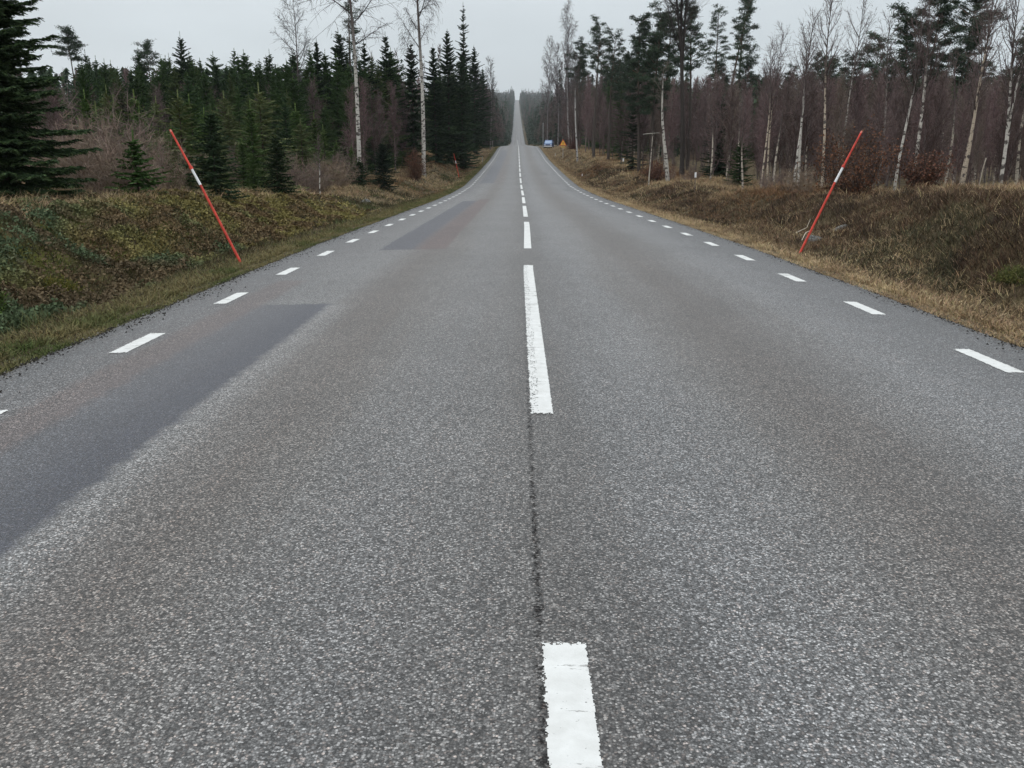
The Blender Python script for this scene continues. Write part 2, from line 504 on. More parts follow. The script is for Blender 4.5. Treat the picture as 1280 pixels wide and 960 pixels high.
def road_strip():
    cols = [-WL, -WL + .25, -2.3, 0, 2.4, WR - .25, WR]
    V = []
    for y, z in zip(RY, RZ):
        for k, u in enumerate(cols):
            uu = u
            if k == 0: uu = u - .03 + .06 * float(vnoise(y * 1.1, 0, 11)) + .05 * float(vnoise(y * 7, 2, 12))
            if k == len(cols) - 1: uu = u - .03 + .06 * float(vnoise(y * 1.1, 5, 13)) + .05 * float(vnoise(y * 7, 7, 14))
            V.append((cxr(y) + uu, y, z - CAMB * abs(uu)))
        # skirts down into the soil
    n = len(cols); m = len(RY)
    Qs = [(i * n + k, i * n + k + 1, (i + 1) * n + k + 1, (i + 1) * n + k) for i in range(m - 1) for k in range(n - 1)]
    base = len(V)
    for i in range(m):
        a = V[i * n]; c = V[i * n + n - 1]
        V.append((a[0] - .03, a[1], a[2] - .12)); V.append((c[0] + .03, c[1], c[2] - .12))
    for i in range(m - 1):
        Qs.append((base + 2 * i, i * n, (i + 1) * n, base + 2 * i + 2))
        Qs.append((i * n + n - 1, base + 2 * i + 1, base + 2 * i + 3, (i + 1) * n + n - 1))
    return V, Qs
V, Qs = road_strip()
road = tag(link('road', mesh_np('road', V, Q=Qs, mat=asphalt())), kind='structure')

def paint():
    m, t, b = mat('road_paint')
    g = N(t, 'ShaderNodeNewGeometry')
    def noise(s, d=5, rough=.6, sc_=(1, 1, 1)):
        mp = N(t, 'ShaderNodeMapping'); mp.inputs['Scale'].default_value = sc_
        t.links.new(g.outputs['Position'], mp.inputs[0])
        n = N(t, 'ShaderNodeTexNoise'); n.inputs['Scale'].default_value = s; n.inputs['Detail'].default_value = d
        n.inputs['Roughness'].default_value = rough
        t.links.new(mp.outputs[0], n.inputs['Vector']); return n.outputs['Fac']
    c = mixc(t, mrange(t, noise(9, 6), .3, .75), (.66, .665, .65), (.52, .52, .5))
    cr_ = math_n(t, 'MULTIPLY', mrange(t, noise(2.6, 7, .8, (.5, 2.2, 1)), .585, .61), .8)
    sp_ = mrange(t, noise(60, 3, .6), .68, .72)
    c = mixc(t, math_n(t, 'MAXIMUM', cr_, sp_), c, (.2, .195, .185))
    t.links.new(c, b.inputs['Base Color'])
    b.inputs['Roughness'].default_value = .65
    bp = N(t, 'ShaderNodeBump'); bp.inputs['Strength'].default_value = .3; bp.inputs['Distance'].default_value = .003
    t.links.new(noise(120, 2), bp.inputs['Height']); t.links.new(bp.outputs[0], b.inputs['Normal'])
    return m
M_PAINT = paint()

def dashes(name, u_of_y, half, first, length, pitch, ymax, jag=0.0, seed=1):
    rng = np.random.default_rng(seed)
    bf = Buf(); y = first
    while y < ymax:
        y0, y1 = max(y, -10), min(y + length, ymax)
        if y1 > -9:
            step = .012 if y0 < 16 and jag else (.25 if y0 < 60 else 2.0)
            k = max(2, int((y1 - y0) / step) + 1)
            yy = np.linspace(y0, y1, k)
            uu = u_of_y(yy)
            jl = jag * (rng.random(k) ** 2) * (yy < 20); jr = jag * .5 * (rng.random(k) ** 2) * (yy < 20)
            off = np.where(yy > 140, .025, np.where(yy > 60, .010, .005))
            y_l = yy + (0 if not jag else 0); 
            xl = cxr(yy) + uu - half + jl; xr = cxr(yy) + uu + half - jr
            cols_ = 5 if jag and y0 < 16 else 2
            V = []
            for j in range(cols_):
                f = j / (cols_ - 1)
                x = xl * (1 - f) + xr * f
                ye = yy.copy()
                if jag and cols_ > 2:
                    ye[0] += jag * 1.6 * rng.random() * (1 if j in (0, 2, 4) else .4); ye[-1] -= jag * 2 * rng.random()
                V.append(np.stack([x, ye, np.interp(ye, RY, RZ) - CAMB * np.abs(x - cxr(ye)) + off], 1))
            V = np.stack(V, 1).reshape(-1, 3)
            Qd = [(i * cols_ + j, i * cols_ + j + 1, (i + 1) * cols_ + j + 1, (i + 1) * cols_ + j) for i in range(k - 1) for j in range(cols_ - 1)]
            bf.add(V, Q=Qd)
        y += pitch
    o = link(name, bf.mesh(name, M_PAINT), road)
    return o
cw = lambda y: np.interp(y, [0, 14, 25, 55, 90, 160, 300], [.005, .01, .10, .16, .10, .08, .0])
dashes('centre_line', cw, .074, -6.12 + 24, 9.0, 12.0, 640)
def chipped(y0, y1, cy, cx, seed, tail=0.0, uf=None, half=.078, name='centre_line'):
    """one painted dash whose rim is broken away in small flakes"""
    yy = np.arange(y0 - .03, y1 + .03, cy); uf = uf or cw
    xx = np.arange(-half - .012, half + .012, cx)
    XX, YY = np.meshgrid(xx, yy)
    n1 = vnoise(XX * 70 + seed, YY * 45, seed); n2 = vnoise(XX * 190, YY * 150 + seed, seed + 1); n3 = vnoise(XX * 9, YY * 6, seed + 2)
    rag = (n1 * .6 + n2 * .4)
    dl = XX + half; dr = half - XX; df = YY - y0; db = y1 - YY
    keep = (dl > (rag - .42) * .026 * (.5 + n3)) & (dr > (rag - .45) * .012) & (df > (rag - .4) * .07) & (db > (rag - .45) * .06)
    # flakes lost along the joint under the left rim, and thin cracks
    if tail: keep &= ~((n2 > .62) & (n1 > .55) & (dl < .05 + tail * n3))
    r, c = np.nonzero(keep[:-1, :-1]); nxx = len(xx)
    i0 = r * nxx + c
    Qd = np.stack([i0, i0 + 1, i0 + nxx + 1, i0 + nxx], 1)
    cxx = cxr(YY) + uf(YY) + XX
    V = np.stack([cxx, YY, np.interp(YY, RY, RZ) - CAMB * np.abs(cxx - cxr(YY)) + .0045], -1).reshape(-1, 3)
    used, inv = np.unique(Qd, return_inverse=True)
    link(name, mesh_np(name, V[used], Q=inv.reshape(-1, 4), mat=M_PAINT), road)
chipped(1.2, 2.88, .0035, .0035, 5)
chipped(5.88, 14.9, .008, .004, 8, .03)
for uu, st in ((-3.95, 2.25), (4.13, 1.5)):
    dashes('edge_line', lambda y: uu + 0 * y, .082, st - 24, 1.0, 3.0, st - .5)
    for k in range(6):
        chipped(st + 3 * k, st + 3 * k + 1, .012, .006, 20 + k + int(uu), 0, lambda y: uu + 0 * y, .084, 'edge_line')
    dashes('edge_line', lambda y: uu + 0 * y, .082, st + 18, 1.0, 3.0, 560)

# side tracks meeting the road at the crossroads on the slope
M_GRAVEL = simple('pale_gravel', (.3, .285, .26), .95, .2, 3)
def strip(name, pts, width, lift=.04, mat_=M_GRAVEL, seg=14):
    P = np.array(pts, float); L = np.linspace(0, 1, seg)
    xsn = np.interp(L, np.linspace(0, 1, len(P)), P[:, 0]); ysn = np.interp(L, np.linspace(0, 1, len(P)), P[:, 1])
    d = unit(np.stack([np.gradient(xsn), np.gradient(ysn)], 1)); nrm = np.stack([-d[:, 1], d[:, 0]], 1)
    V = []
    for i in range(seg):
        for s_ in (-1, -.5, 0, .5, 1):
            x = xsn[i] + nrm[i, 0] * s_ * width / 2; y = ysn[i] + nrm[i, 1] * s_ * width / 2
            V.append((x, y, gz(x, y) + lift + .12))
    Qd = [(i * 5 + j, i * 5 + j + 1, i * 5 + j + 6, i * 5 + j + 5) for i in range(seg - 1) for j in range(4)]
    return tag(link(name, mesh_np(name, V, Q=Qd, mat=mat_)), kind='structure')
strip('side_road', [(-4.9, 566), (-14, 567), (-30, 568)], 30)
strip('side_road', [(-4.4, 760), (-10, 761), (-30, 762)], 16)
strip('side_road', [(4.95, 221), (10, 222), (30, 224)], 7)
strip('side_road', [(4.9, 840), (10, 842), (22, 845)], 14)

# ------------------------------------------------------------------ haze
def haze():
    bm = bmesh.new(); bmesh.ops.create_cube(bm, size=1)
    me = bpy.data.meshes.new('haze'); bm.to_mesh(me); bm.free()
    m = bpy.data.materials.new('haze'); m.use_nodes = True; t = m.node_tree; t.nodes.clear()
    o = t.nodes.new('ShaderNodeOutputMaterial'); v = t.nodes.new('ShaderNodeVolumePrincipled')
    v.inputs['Color'].default_value = (.9, .95, 1, 1); v.inputs['Density'].default_value = .00013
    v.inputs['Anisotropy'].default_value = 0.0
    t.links.new(v.outputs[0], o.inputs['Volume'])
    me.materials.append(m)
    ob = tag(link('haze', me), 'thin pale haze lying over the far road and forest', None, kind='stuff')
    zmin = float(GZ.min()) - 1; zmax = 180
    ob.scale = (3040, 2720, zmax - zmin); ob.location = (0, 1290, (zmax + zmin) / 2)
haze()

# ------------------------------------------------------------------ tree makers
def jit(c, rng, n, a=.2):
    c = np.asarray(c, float)
    return c[None] * (1 + (rng.random((n, 1)) - .5) * 2 * a) * (1 + (rng.random((n, 3)) - .5) * a * .5)

def spruce_meshes(seed, H, RR, step=.26, col=(.058, .1, .036), tip=(.09, .145, .05), hero=False, z0=.03, dens=1.0, lowdroop=.35, expo=1.9, wid=1.0, ragged=.25):
    rng = np.random.default_rng(seed)
    tb = Buf(); n = 9
    zz = np.linspace(-.2, H, n)
    lean = (rng.random(2) - .5) * .02 * H
    P = np.stack([lean[0] * (zz / H) ** 2, lean[1] * (zz / H) ** 2, zz], 1)
    tb.tube(P, np.interp(zz, [-.2, H], [.0115 * H + .02, .008]), (.075, .06, .048), 7)
    cb = Buf()
    z = z0 * H
    A = math.pi * 2
    P0s, P1s, W0s, W1s, Ns, Cs = [], [], [], [], [], []
    def put(a, b, w0, w1, nn, c):
        P0s.append(a); P1s.append(b); W0s.append(w0 * np.ones(len(a))); W1s.append(w1 * np.ones(len(a))); Ns.append(nn); Cs.append(c)
    while z < H * .985:
        f = z / H
        nb = int(rng.integers(5, 8)) + (3 if hero else 0)
        ph = rng.random() * A
        whL = 1 + (rng.random() - .5) * ragged
        for b in range(nb):
            if rng.random() > dens: continue
            az = ph + A * b / nb + (rng.random() - .5) * .5
            L = RR * (1 - f ** expo) * whL * (1 - ragged + rng.random() * ragged * 1.6) + .07
            if f < .12: L *= .7 + .3 * f / .12
            el = math.radians(-6 + 34 * f ** 1.6 + (rng.random() - .5) * 14)
            k = max(3, int(L / (.075 if hero else .11)))
            t = np.linspace(0.02, 1, k)
            dirh = np.array([math.cos(az), math.sin(az), 0]); tan = np.array([-dirh[1], dirh[0], 0])
            dr = lowdroop * (1 - f)
            zc = L * (math.tan(el) * t - dr * t + dr * 1.05 * t * t)
            side = (rng.random() - .5) * .25
            pts = dirh[None] * (L * t * math.cos(el * .5))[:, None] + tan[None] * (side * L * t * t)[:, None]
            pts[:, 2] = z + zc + (rng.random() - .5) * step * (2.2 if hero else 1.3)
            pts[:, 0] += lean[0] * f * f; pts[:, 1] += lean[1] * f * f
            d = unit(np.gradient(pts, axis=0))
            c = jit(np.asarray(col) * (.8 + .4 * rng.random()), rng, k - 1)
            put(pts[:-1], pts[1:], .03 * wid, .03 * wid, np.tile(tan, (k - 1, 1)), c)
            put(pts[:-1], pts[1:], .028 * wid, .028 * wid, rside(d[:-1], rng), c)
            for sgn in (-1, 1):
                tl = (.40 * L * (1 - t) + .09 + .05 * rng.random(k)) * (.7 + .5 * rng.random(k))
                tl = np.minimum(tl, .75)
                ang = np.radians(42 + 22 * rng.random(k))
                td = d * np.cos(ang)[:, None] + sgn * tan[None] * np.sin(ang)[:, None]
                td[:, 2] += -.12 - .3 * rng.random(k) * (1 - f)
                td = unit(td)
                a0 = pts + (rng.random((k, 3)) - .5) * .03
                mid = a0 + td * (tl * .55)[:, None]
                td2 = unit(td + np.array([0, 0, .12])[None] + dirh[None] * .25)
                end = mid + td2 * (tl * .45)[:, None]
                cc = jit(col, rng, k, .25); ct = jit(tip, rng, k, .25)
                hn = unit(np.cross(td, (0, 0, 1)) + (rng.random((k, 3)) - .5) * .7)
                w0 = (.042 if not hero else .027) * wid
                put(a0, mid, w0, w0 * .9, hn, cc)
                put(mid, end, w0 * .9, w0 * .25, hn, ct)
                put(a0, mid, w0 * .8, w0 * .7, unit(np.cross(td, hn)), cc)
                if hero:
                    for q in range(5):
                        fr = .1 + .8 * (q + rng.random(k)) / 5
                        s0 = a0 + (end - a0) * fr[:, None]
                        for s2 in (-1, 1):
                            sd_ = unit(td * .6 + s2 * hn * .75 + (rng.random((k, 3)) - .5) * .4 + np.array([0, 0, -.25])[None])
                            sl = (.06 + .07 * rng.random(k)) * (1.15 - fr) * 1.25
                            put(s0, s0 + sd_ * sl[:, None], .012, .005, rside(sd_, rng), jit(tip if q > 2 else col, rng, k, .3))
        z += step * (1.15 - .55 * f) * (.8 + .4 * rng.random())
    # leader
    k = 8; zt = np.linspace(H * .9, H * 1.0 + .35, k); pt = np.stack([np.full(k, lean[0]), np.full(k, lean[1]), zt], 1)
    put(pt[:-1], pt[1:], .03, .012, np.tile([1., 0, 0], (k - 1, 1)), jit(tip, rng, k - 1)); put(pt[:-1], pt[1:], .03, .012, np.tile([0, 1., 0], (k - 1, 1)), jit(tip, rng, k - 1))
    cb.ribbons(np.concatenate(P0s), np.concatenate(P1s), np.concatenate(W0s), np.concatenate(W1s), np.concatenate(Ns), np.concatenate(Cs))
    return tb.mesh('spruce_trunk', M_BARK, True), cb.mesh('spruce_crown', M_NEEDLE)

def pine_meshes(seed, H, cf=.45, spread=.16, lean=0.0, nl=34, dense=1.0, col=(.042, .062, .038), flat=.5, curve=.03):
    """tall bare trunk, limbs ending in tufts of needles"""
    rng = np.random.default_rng(seed)
    tb, cb = Buf(), Buf()
    n = 14; zz = np.linspace(-.3, H, n)
    ox = lean * H * (zz / H) + curve * H * np.sin(zz / H * 2.3 + rng.random() * 6) * (zz / H); oy = (rng.random() - .5) * .03 * H * (zz / H)
    P = np.stack([ox - ox[0], oy, zz], 1)
    colr = np.where((zz / H > .6)[:, None], np.array([[.085, .062, .046]]), np.array([[.07, .058, .05]]))
    tb.tube(P, np.interp(zz, [-.3, H], [.0105 * H + .03, .02]), colr, 8)
    P0, P1, W0, W1, C = [], [], [], [], []
    S0, S1, SR = [], [], []
    for i in range(nl):
        f = 1 - cf + cf * (i + .6 * rng.random()) / nl
        zb = H * f
        bx = np.array([np.interp(zb, zz, P[:, 0]), np.interp(zb, zz, P[:, 1]), zb])
        az = rng.random() * 6.283
        rel = (f - (1 - cf)) / cf
        L = H * spread * (.45 + .7 * rng.random()) * (math.sin(min(1, rel * 1.25 + .18) * 2.6) * .75 + .3)
        el = math.radians(5 + 45 * rel + 20 * (rng.random() - .4))
        d = np.array([math.cos(az) * math.cos(el), math.sin(az) * math.cos(el), math.sin(el)])
        k = 5; tt = np.linspace(0, 1, k)
        pts = bx[None] + d[None] * (L * tt)[:, None]; pts[:, 2] += .15 * L * tt ** 2
        for j in range(k - 1):
            S0.append(pts[j]); S1.append(pts[j + 1]); SR.append(.012 * L + .012)
        nc = max(2, int(2 + L * 2.7 * dense ** .7))
        for q in range(nc):
            ft = .42 + .6 * rng.random() if q else 1.0
            cpt = bx + d * L * ft + (rng.random(3) - .5) * np.array([.55, .55, .22]) * (.5 + .3 * L)
            rad = .16 + .22 * rng.random()
            nb = int(40 * dense ** .5)
            dd = unit(rng.normal(size=(nb, 3)) + np.array([0, 0, .55])) * np.array([1, 1, flat + .2])
            st = cpt + rng.normal(size=(nb, 3)) * rad * np.array([.6, .6, .26])
            ln = (.13 + .15 * rng.random(nb))
            P0.append(st); P1.append(st + dd * ln[:, None]); W0.append(.02 + .012 * rng.random(nb)); W1.append(np.full(nb, .006))
            C.append(jit(np.asarray(col) * (.75 + .5 * rng.random()), rng, nb, .25))
    S0 = np.array(S0); S1 = np.array(S1); SR = np.array(SR)
    D = S1 - S0
    for _ in range(2):
        cb.ribbons(S0, S1, SR, SR * .8, rside(D, rng), (.1, .07, .05))
    P0 = np.concatenate(P0); P1 = np.concatenate(P1)
    cb.ribbons(P0, P1, np.concatenate(W0), np.concatenate(W1), rside(P1 - P0, rng), np.concatenate(C))
    return tb.mesh('pine_trunk', M_BARK, True), cb.mesh('pine_crown', M_NEEDLE)

def bare_meshes(seed, H, r0=None, cs=.35, lean=(0, 0), ang=38, blen=.24, nprim=34, nsec=7, ntw=4, droop=0.0, bark='birch', twc=(.14, .104, .098), fork=None, tw=.0045, wob=.012, twl=.5, white=(.5, .47, .42), up=.25, wtop=.45):
    """leafless tree: trunk, limbs, fine twigs"""
    rng = np.random.default_rng(seed)
    r0 = r0 or .011 * H + .02
    tb, cb = Buf(), Buf()
    n = 16
    def trunk(p0, H_, lean_, r_, zs=0.0):
        t = np.linspace(0, 1, n)
        a1, a2 = rng.random() * 6.28, rng.random() * 6.28
        x = p0[0] + lean_[0] * H_ * t ** 1.15 + wob * H_ * (np.sin(t * 5 + a1) - math.sin(a1)) * t ** .5
        y = p0[1] + lean_[1] * H_ * t ** 1.15 + wob * H_ * (np.sin(t * 4 + a2) - math.sin(a2)) * t ** .5
        z = p0[2] + H_ * t
        r = r_ * (1 - t) ** .85 + .006
        if p0[2] < 0: r[0] *= 1.35
        return np.stack([x, y, z], 1), r
    stems = []
    P, r = trunk((0, 0, -.25), H + .25, lean, r0)
    stems.append((P, r, 1.0))
    if fork:
        for (fz, ll, fh) in fork:
            i = int(fz * (n - 1)); Pf, rf = trunk(P[i], fh * H, ll, r[i] * .8)
            stems.append((Pf, rf, fh))
    S = {1: [], 2: [], 3: []}
    for si, (P_, r_, ff) in enumerate(stems):
        hh = (P_[:, 2]) / H
        if bark == 'birch':
            wv = np.clip(1.0 - (hh - wtop) / .18, 0, 1)[:, None]
            base = np.clip((hh) / .06, 0.35, 1)[:, None]
            c = (np.array(white)[None] * wv + np.array([.075, .055, .05])[None] * (1 - wv)) * base
        else:
            c = np.tile(np.array(white), (n, 1))
        tb.tube(P_, r_, c, 8, .15, rng)
        npr = int(nprim * (ff if si else 1))
        for i in range(npr):
            lo = cs if si == 0 else .12
            f = lo + (1 - lo) * ((i + rng.random()) / npr) ** .9
            idx = f * (n - 1); i0 = min(int(idx), n - 2); fr = idx - i0
            p = P_[i0] * (1 - fr) + P_[i0 + 1] * fr
            td = unit(P_[i0 + 1] - P_[i0])
            L = blen * H * (1.05 - f) ** .7 * (.5 + .75 * rng.random()) + .03 * H
            if f < lo + .12: L *= .6
            a = math.radians(ang + 14 * (rng.random() - .5)); az = rng.random() * 6.28
            sv = np.array([math.cos(az), math.sin(az), 0])
            d = unit(td * math.cos(a) + sv * math.sin(a))
            k = 6; q = p.copy(); seg = L / k; rr = min(r_[i0] * .5, .008 + .010 * L)
            for j in range(k):
                d = unit(d + np.array([0, 0, up * .4]) + rng.normal(size=3) * .09)
                q2 = q + d * seg
                ra = rr * (1 - j / k) + .004; rb = rr * (1 - (j + 1) / k) + .003
                S[1].append((q, q2, ra, rb))
                ns = max(1, int(round(nsec * seg / .5 * (.7 if j == 0 else 1) + rng.random() - .5)))
                if j == 0 and L > 1: ns = ns // 2
                for _ in range(ns):
                    fr2 = rng.random(); s0 = q + (q2 - q) * fr2
                    l2 = (L * (1 - (j + fr2) / k) * .45 + .16 + .012 * H) * (.5 + .7 * rng.random())
                    d2 = unit(d * .75 + rng.normal(size=3) * .5 + np.array([0, 0, .12 - droop * .3]))
                    m1 = s0 + d2 * l2 * .5
                    d3 = unit(d2 + rng.normal(size=3) * .15 + np.array([0, 0, .12 - droop * .9]))
                    m2 = m1 + d3 * l2 * .5
                    S[2].append((s0, m1, tw * 1.5, tw * 1.2)); S[2].append((m1, m2, tw * 1.2, tw * .8))
                    for _t in range(ntw):
                        fr3 = rng.random(); base_, dd_ = (s0 + (m1 - s0) * fr3 * 1.0, d2) if rng.random() < .45 else (m1 + (m2 - m1) * fr3, d3)
                        d4 = unit(dd_ * .7 + rng.normal(size=3) * .45 + np.array([0, 0, -droop * 1.1]))
                        l4 = l2 * twl * (.5 + .7 * rng.random()); e1 = base_ + d4 * l4 * .5
                        d5 = unit(d4 + np.array([0, 0, -droop * .9 + .05]))
                        S[3].append((base_, e1, tw, tw * .8)); S[3].append((e1, e1 + d5 * l4 * .5, tw * .8, tw * .35))
                q = q2
    for lev, seg in S.items():
        A0 = np.array([s[0] for s in seg]); A1 = np.array([s[1] for s in seg]); R0 = np.array([s[2] for s in seg]); R1 = np.array([s[3] for s in seg])
        c = jit(np.array(twc) * (1.0 if lev > 1 else .9), rng, len(seg), .25)
        nn = rside(A1 - A0, rng)
        cb.ribbons(A0, A1, R0, R1, nn, c)
        if lev == 1: cb.ribbons(A0, A1, R0, R1, unit(np.cross(A1 - A0, nn)), c)
    return tb.mesh('bare_trunk', M_BIRCH if bark == 'birch' else M_BARK, True), cb.mesh('bare_crown', M_TWIG)

def shrub_mesh(seed, H, W, n, col, leaf=None, up=1.0):
    """many thin stems from one foot, with or without dead leaves"""
    rng = np.random.default_rng(seed); cb, lb = Buf(), Buf()
    A0, A1, R0, R1, L0 = [], [], [], [], []
    for i in range(n):
        az = rng.random() * 6.28; out = rng.random() ** .7 * W; h = H * (.45 + .6 * rng.random()) * (1 - .3 * out / W)
        p = np.array([math.cos(az) * out * .2, math.sin(az) * out * .2, -.05]); k = 6
        tgt = np.array([math.cos(az) * out, math.sin(az) * out, h])
        d = unit(tgt - p)
        for j in range(k):
            q = p + (tgt - p) / (k - j) + rng.normal(size=3) * .04 * H
            A0.append(p); A1.append(q); R0.append(.010 * (1 - j / k) + .004); R1.append(.010 * (1 - (j + 1) / k) + .003)
            for _ in range(5):
                dd = unit(d * .6 + rng.normal(size=3) * .7 + np.array([0, 0, .3])); l = H * .16 * (.4 + rng.random())
                e1 = q + dd * l
                A0.append(q); A1.append(e1); R0.append(.004); R1.append(.002)
                L0.append(e1); L0.append(q + dd * l * .5)
                for _2 in range(2):
                    d2 = unit(dd * .6 + rng.normal(size=3) * .6); e2 = q + dd * l * rng.random() + d2 * l * .5
                    A0.append(q + dd * l * .5); A1.append(e2); R0.append(.003); R1.append(.0015); L0.append(e2)
            p = q
    A0 = np.array(A0); A1 = np.array(A1)
    cb.ribbons(A0, A1, np.array(R0), np.array(R1), rside(A1 - A0, rng), jit(col, rng, len(A0), .25))
    stems = cb.mesh('shrub_stems', M_TWIG)
    if leaf is None: return stems, None
    L0 = np.array(L0); L0 = L0[rng.random(len(L0)) < .62]; m = len(L0)
    L0 = L0 + rng.normal(size=(m, 3)) * .03
    dd = unit(rng.normal(size=(m, 3)) + np.array([0, 0, -.5]))
    L1 = L0 + dd * (.04 + .04 * rng.random(m))[:, None]
    lb.ribbons(L0, L1, .018 + .012 * rng.random(m), .008, rside(dd, rng), jit(leaf, rng, m, .35))
    return stems, lb.mesh('shrub_leaves', M_LEAF)

def tree(name, meshes, label, cat, x, y, rz=0.0, group=None, scale=1.0, dz=-.05, parts=('trunk', 'crown'), tilt=(0, 0)):
    t = thing(name, label, cat, (x, y, gz(x, y) + dz), rz, group, scale, tilt)
    for nm, me in zip(parts, meshes):
        if me is not None: link(nm, me, t)
    return t

def copy_thing(src, x, y, rz, scale, label=None, group=None, tilt=(0, 0)):
    r = src.copy(); COL.objects.link(r)
    r.location = (x, y, gz(x, y) - .05); r.rotation_euler = (tilt[0], tilt[1], rz); r.scale = scale if isinstance(scale, tuple) else (scale,) * 3
    if label: r['label'] = label
    if group: r['group'] = group
    for ch in src.children:
        c = ch.copy(); COL.objects.link(c); c.parent = r
    return r

# ------------------------------------------------------------------ notable trees
def hcap(y, ytop, z): return 1.68 + (200 - ytop) * 8.42e-4 * y - z
# the big spruce on the left and the small spruces along the edge
tree('spruce_tree', spruce_meshes(11, 7.9, 1.72, step=.15, hero=True, col=(.032, .056, .024), tip=(.054, .085, .033), lowdroop=.22, ragged=.45, expo=1.05),
     'large dark spruce at the left edge of the photo, its top out of frame', 'spruce', X_at(2, 20), 20, .4)
small = [(168, 22.5, 1.45, .62, (.075, .14, .04), (.12, .21, .065), 'small bright green spruce on the bank between the big spruce and the left snow pole'),
         (266, 27, 2.5, .8, (.04, .065, .032), (.06, .09, .04), 'dark bushy spruce right behind the near left snow pole'),
         (478, 57, 2.9, 1.0, (.022, .036, .022), (.035, .055, .03), 'small round dark spruce in front of the white birches left of the road'),
         (449, 55, 1.7, .8, (.03, .05, .024), (.05, .08, .032), 'low green spruce at the foot of the wide crowned white birch'),
         (345, 34, 2.1, .75, (.03, .05, .022), (.055, .085, .03), 'small mid green spruce at the forest edge right of the near left snow pole')]
for i, (px, Y, H, W, c, tp, lab) in enumerate(small):
    tree('spruce_tree', spruce_meshes(30 + i, H, W, step=.12, col=c, tip=tp, z0=.02, lowdroop=.2, wid=.6, ragged=.4), lab, 'spruce', X_at(px, Y), Y, i)

def bare(name, px, Y, H, label, cat='birch', **kw):
    seed = kw.pop('seed', int(px))
    return tree(name, bare_meshes(seed, H, **kw), label, cat, X_at(px, Y), Y, kw.get('rz', 0.0))
BG, CR = (.52, .49, .44), (.46, .38, .29)
def top(px, Y, ytop): return hcap(Y, ytop, gz(X_at(px, Y), Y))
bare('birch_tree', 449, 60, 18.5, 'tall white birch with a wide crown left of the road, second from the roadside', r0=.15, cs=.44, lean=(-.035, 0), ang=62, blen=.5, nprim=17, nsec=6, ntw=4, droop=.35, twc=(.06, .05, .048), white=BG, tw=.009, up=.12, wtop=.36)
bare('birch_tree', 529, 82, 23, 'tall white birch with drooping twigs left of the road, nearest the roadside', r0=.19, cs=.42, lean=(.012, 0), ang=48, blen=.27, nprim=24, nsec=6, ntw=5, droop=.75, twc=(.075, .062, .06), white=BG, tw=.008, wtop=.36)
bare('birch_tree', 374, 74, top(374, 74, -6), 'slim pale bare birch rising above the spruces left of both white birches', r0=.1, cs=.45, ang=46, blen=.26, nprim=24, nsec=6, ntw=4, droop=.2, twc=(.11, .1, .098), white=(.2, .19, .18), tw=.007, seed=77, wtop=.3)
bare('birch_tree', 397, 44, 2.8, 'thin bent pale sapling at the left forest edge', r0=.03, cs=.4, seed=5, nprim=14)
bare('aspen_tree', 613, 205, top(613, 205, 78), 'pale bare aspen behind the last tall spruce left of the road', 'aspen', r0=.15, cs=.3, blen=.22, nprim=40, nsec=5, ntw=3, twc=(.13, .115, .11), white=(.2, .18, .17), tw=.014, bark='grey')
# right-hand side, from the crossroads outwards
bare('birch_tree', 711, 185, top(711, 185, 13), 'tall pale drooping birch nearest the crossroads on the right', r0=.17, cs=.3, lean=(-.04, 0), ang=34, blen=.2, nprim=40, nsec=6, ntw=4, droop=.5, twc=(.12, .1, .1), white=(.3, .28, .27), tw=.012, wtop=.5)
bare('birch_tree', 722, 125, top(722, 125, 70), 'white spotted birch behind the yellow warning sign', r0=.12, cs=.5, lean=(-.05, 0), ang=35, blen=.18, nprim=34, nsec=5, ntw=3, droop=.3, twc=(.09, .075, .072), white=(.46, .44, .42), tw=.009, wtop=.6)
bare('birch_tree', 684, 240, top(684, 240, 55), 'short grey birch left of the tall drooping birch on the right', r0=.15, cs=.25, ang=34, blen=.24, nprim=40, nsec=5, ntw=3, droop=.45, twc=(.13, .11, .11), white=(.22, .2, .2), tw=.016)
bare('birch_tree', 697, 215, top(697, 215, 62), 'second short grey birch beside the tall drooping birch on the right', r0=.14, cs=.25, ang=34, blen=.22, nprim=40, nsec=5, ntw=3, droop=.45, twc=(.13, .11, .11), white=(.22, .2, .2), tw=.015)
bare('birch_tree', 836, 63, top(836, 63, 84), 'white birch stem leaning left, rising from dry grass right of the road', r0=.15, cs=.6, lean=(-.075, 0), ang=50, blen=.22, nprim=14, nsec=5, ntw=3, twc=(.14, .12, .1), white=(.46, .43, .38), tw=.007, wob=.02, seed=8, wtop=.8)
bare('alder_tree', 853, 75, 21, 'tall forked dark bare tree right of the leaning white birch', 'alder', r0=.2, cs=.5, lean=(-.015, 0), ang=38, blen=.3, nprim=22, nsec=5, ntw=3, bark='dark', white=(.045, .038, .034), twc=(.055, .046, .044), tw=.008, fork=[(.35, (-.1, 0), .6), (.42, (.06, .03), .5)], seed=12)
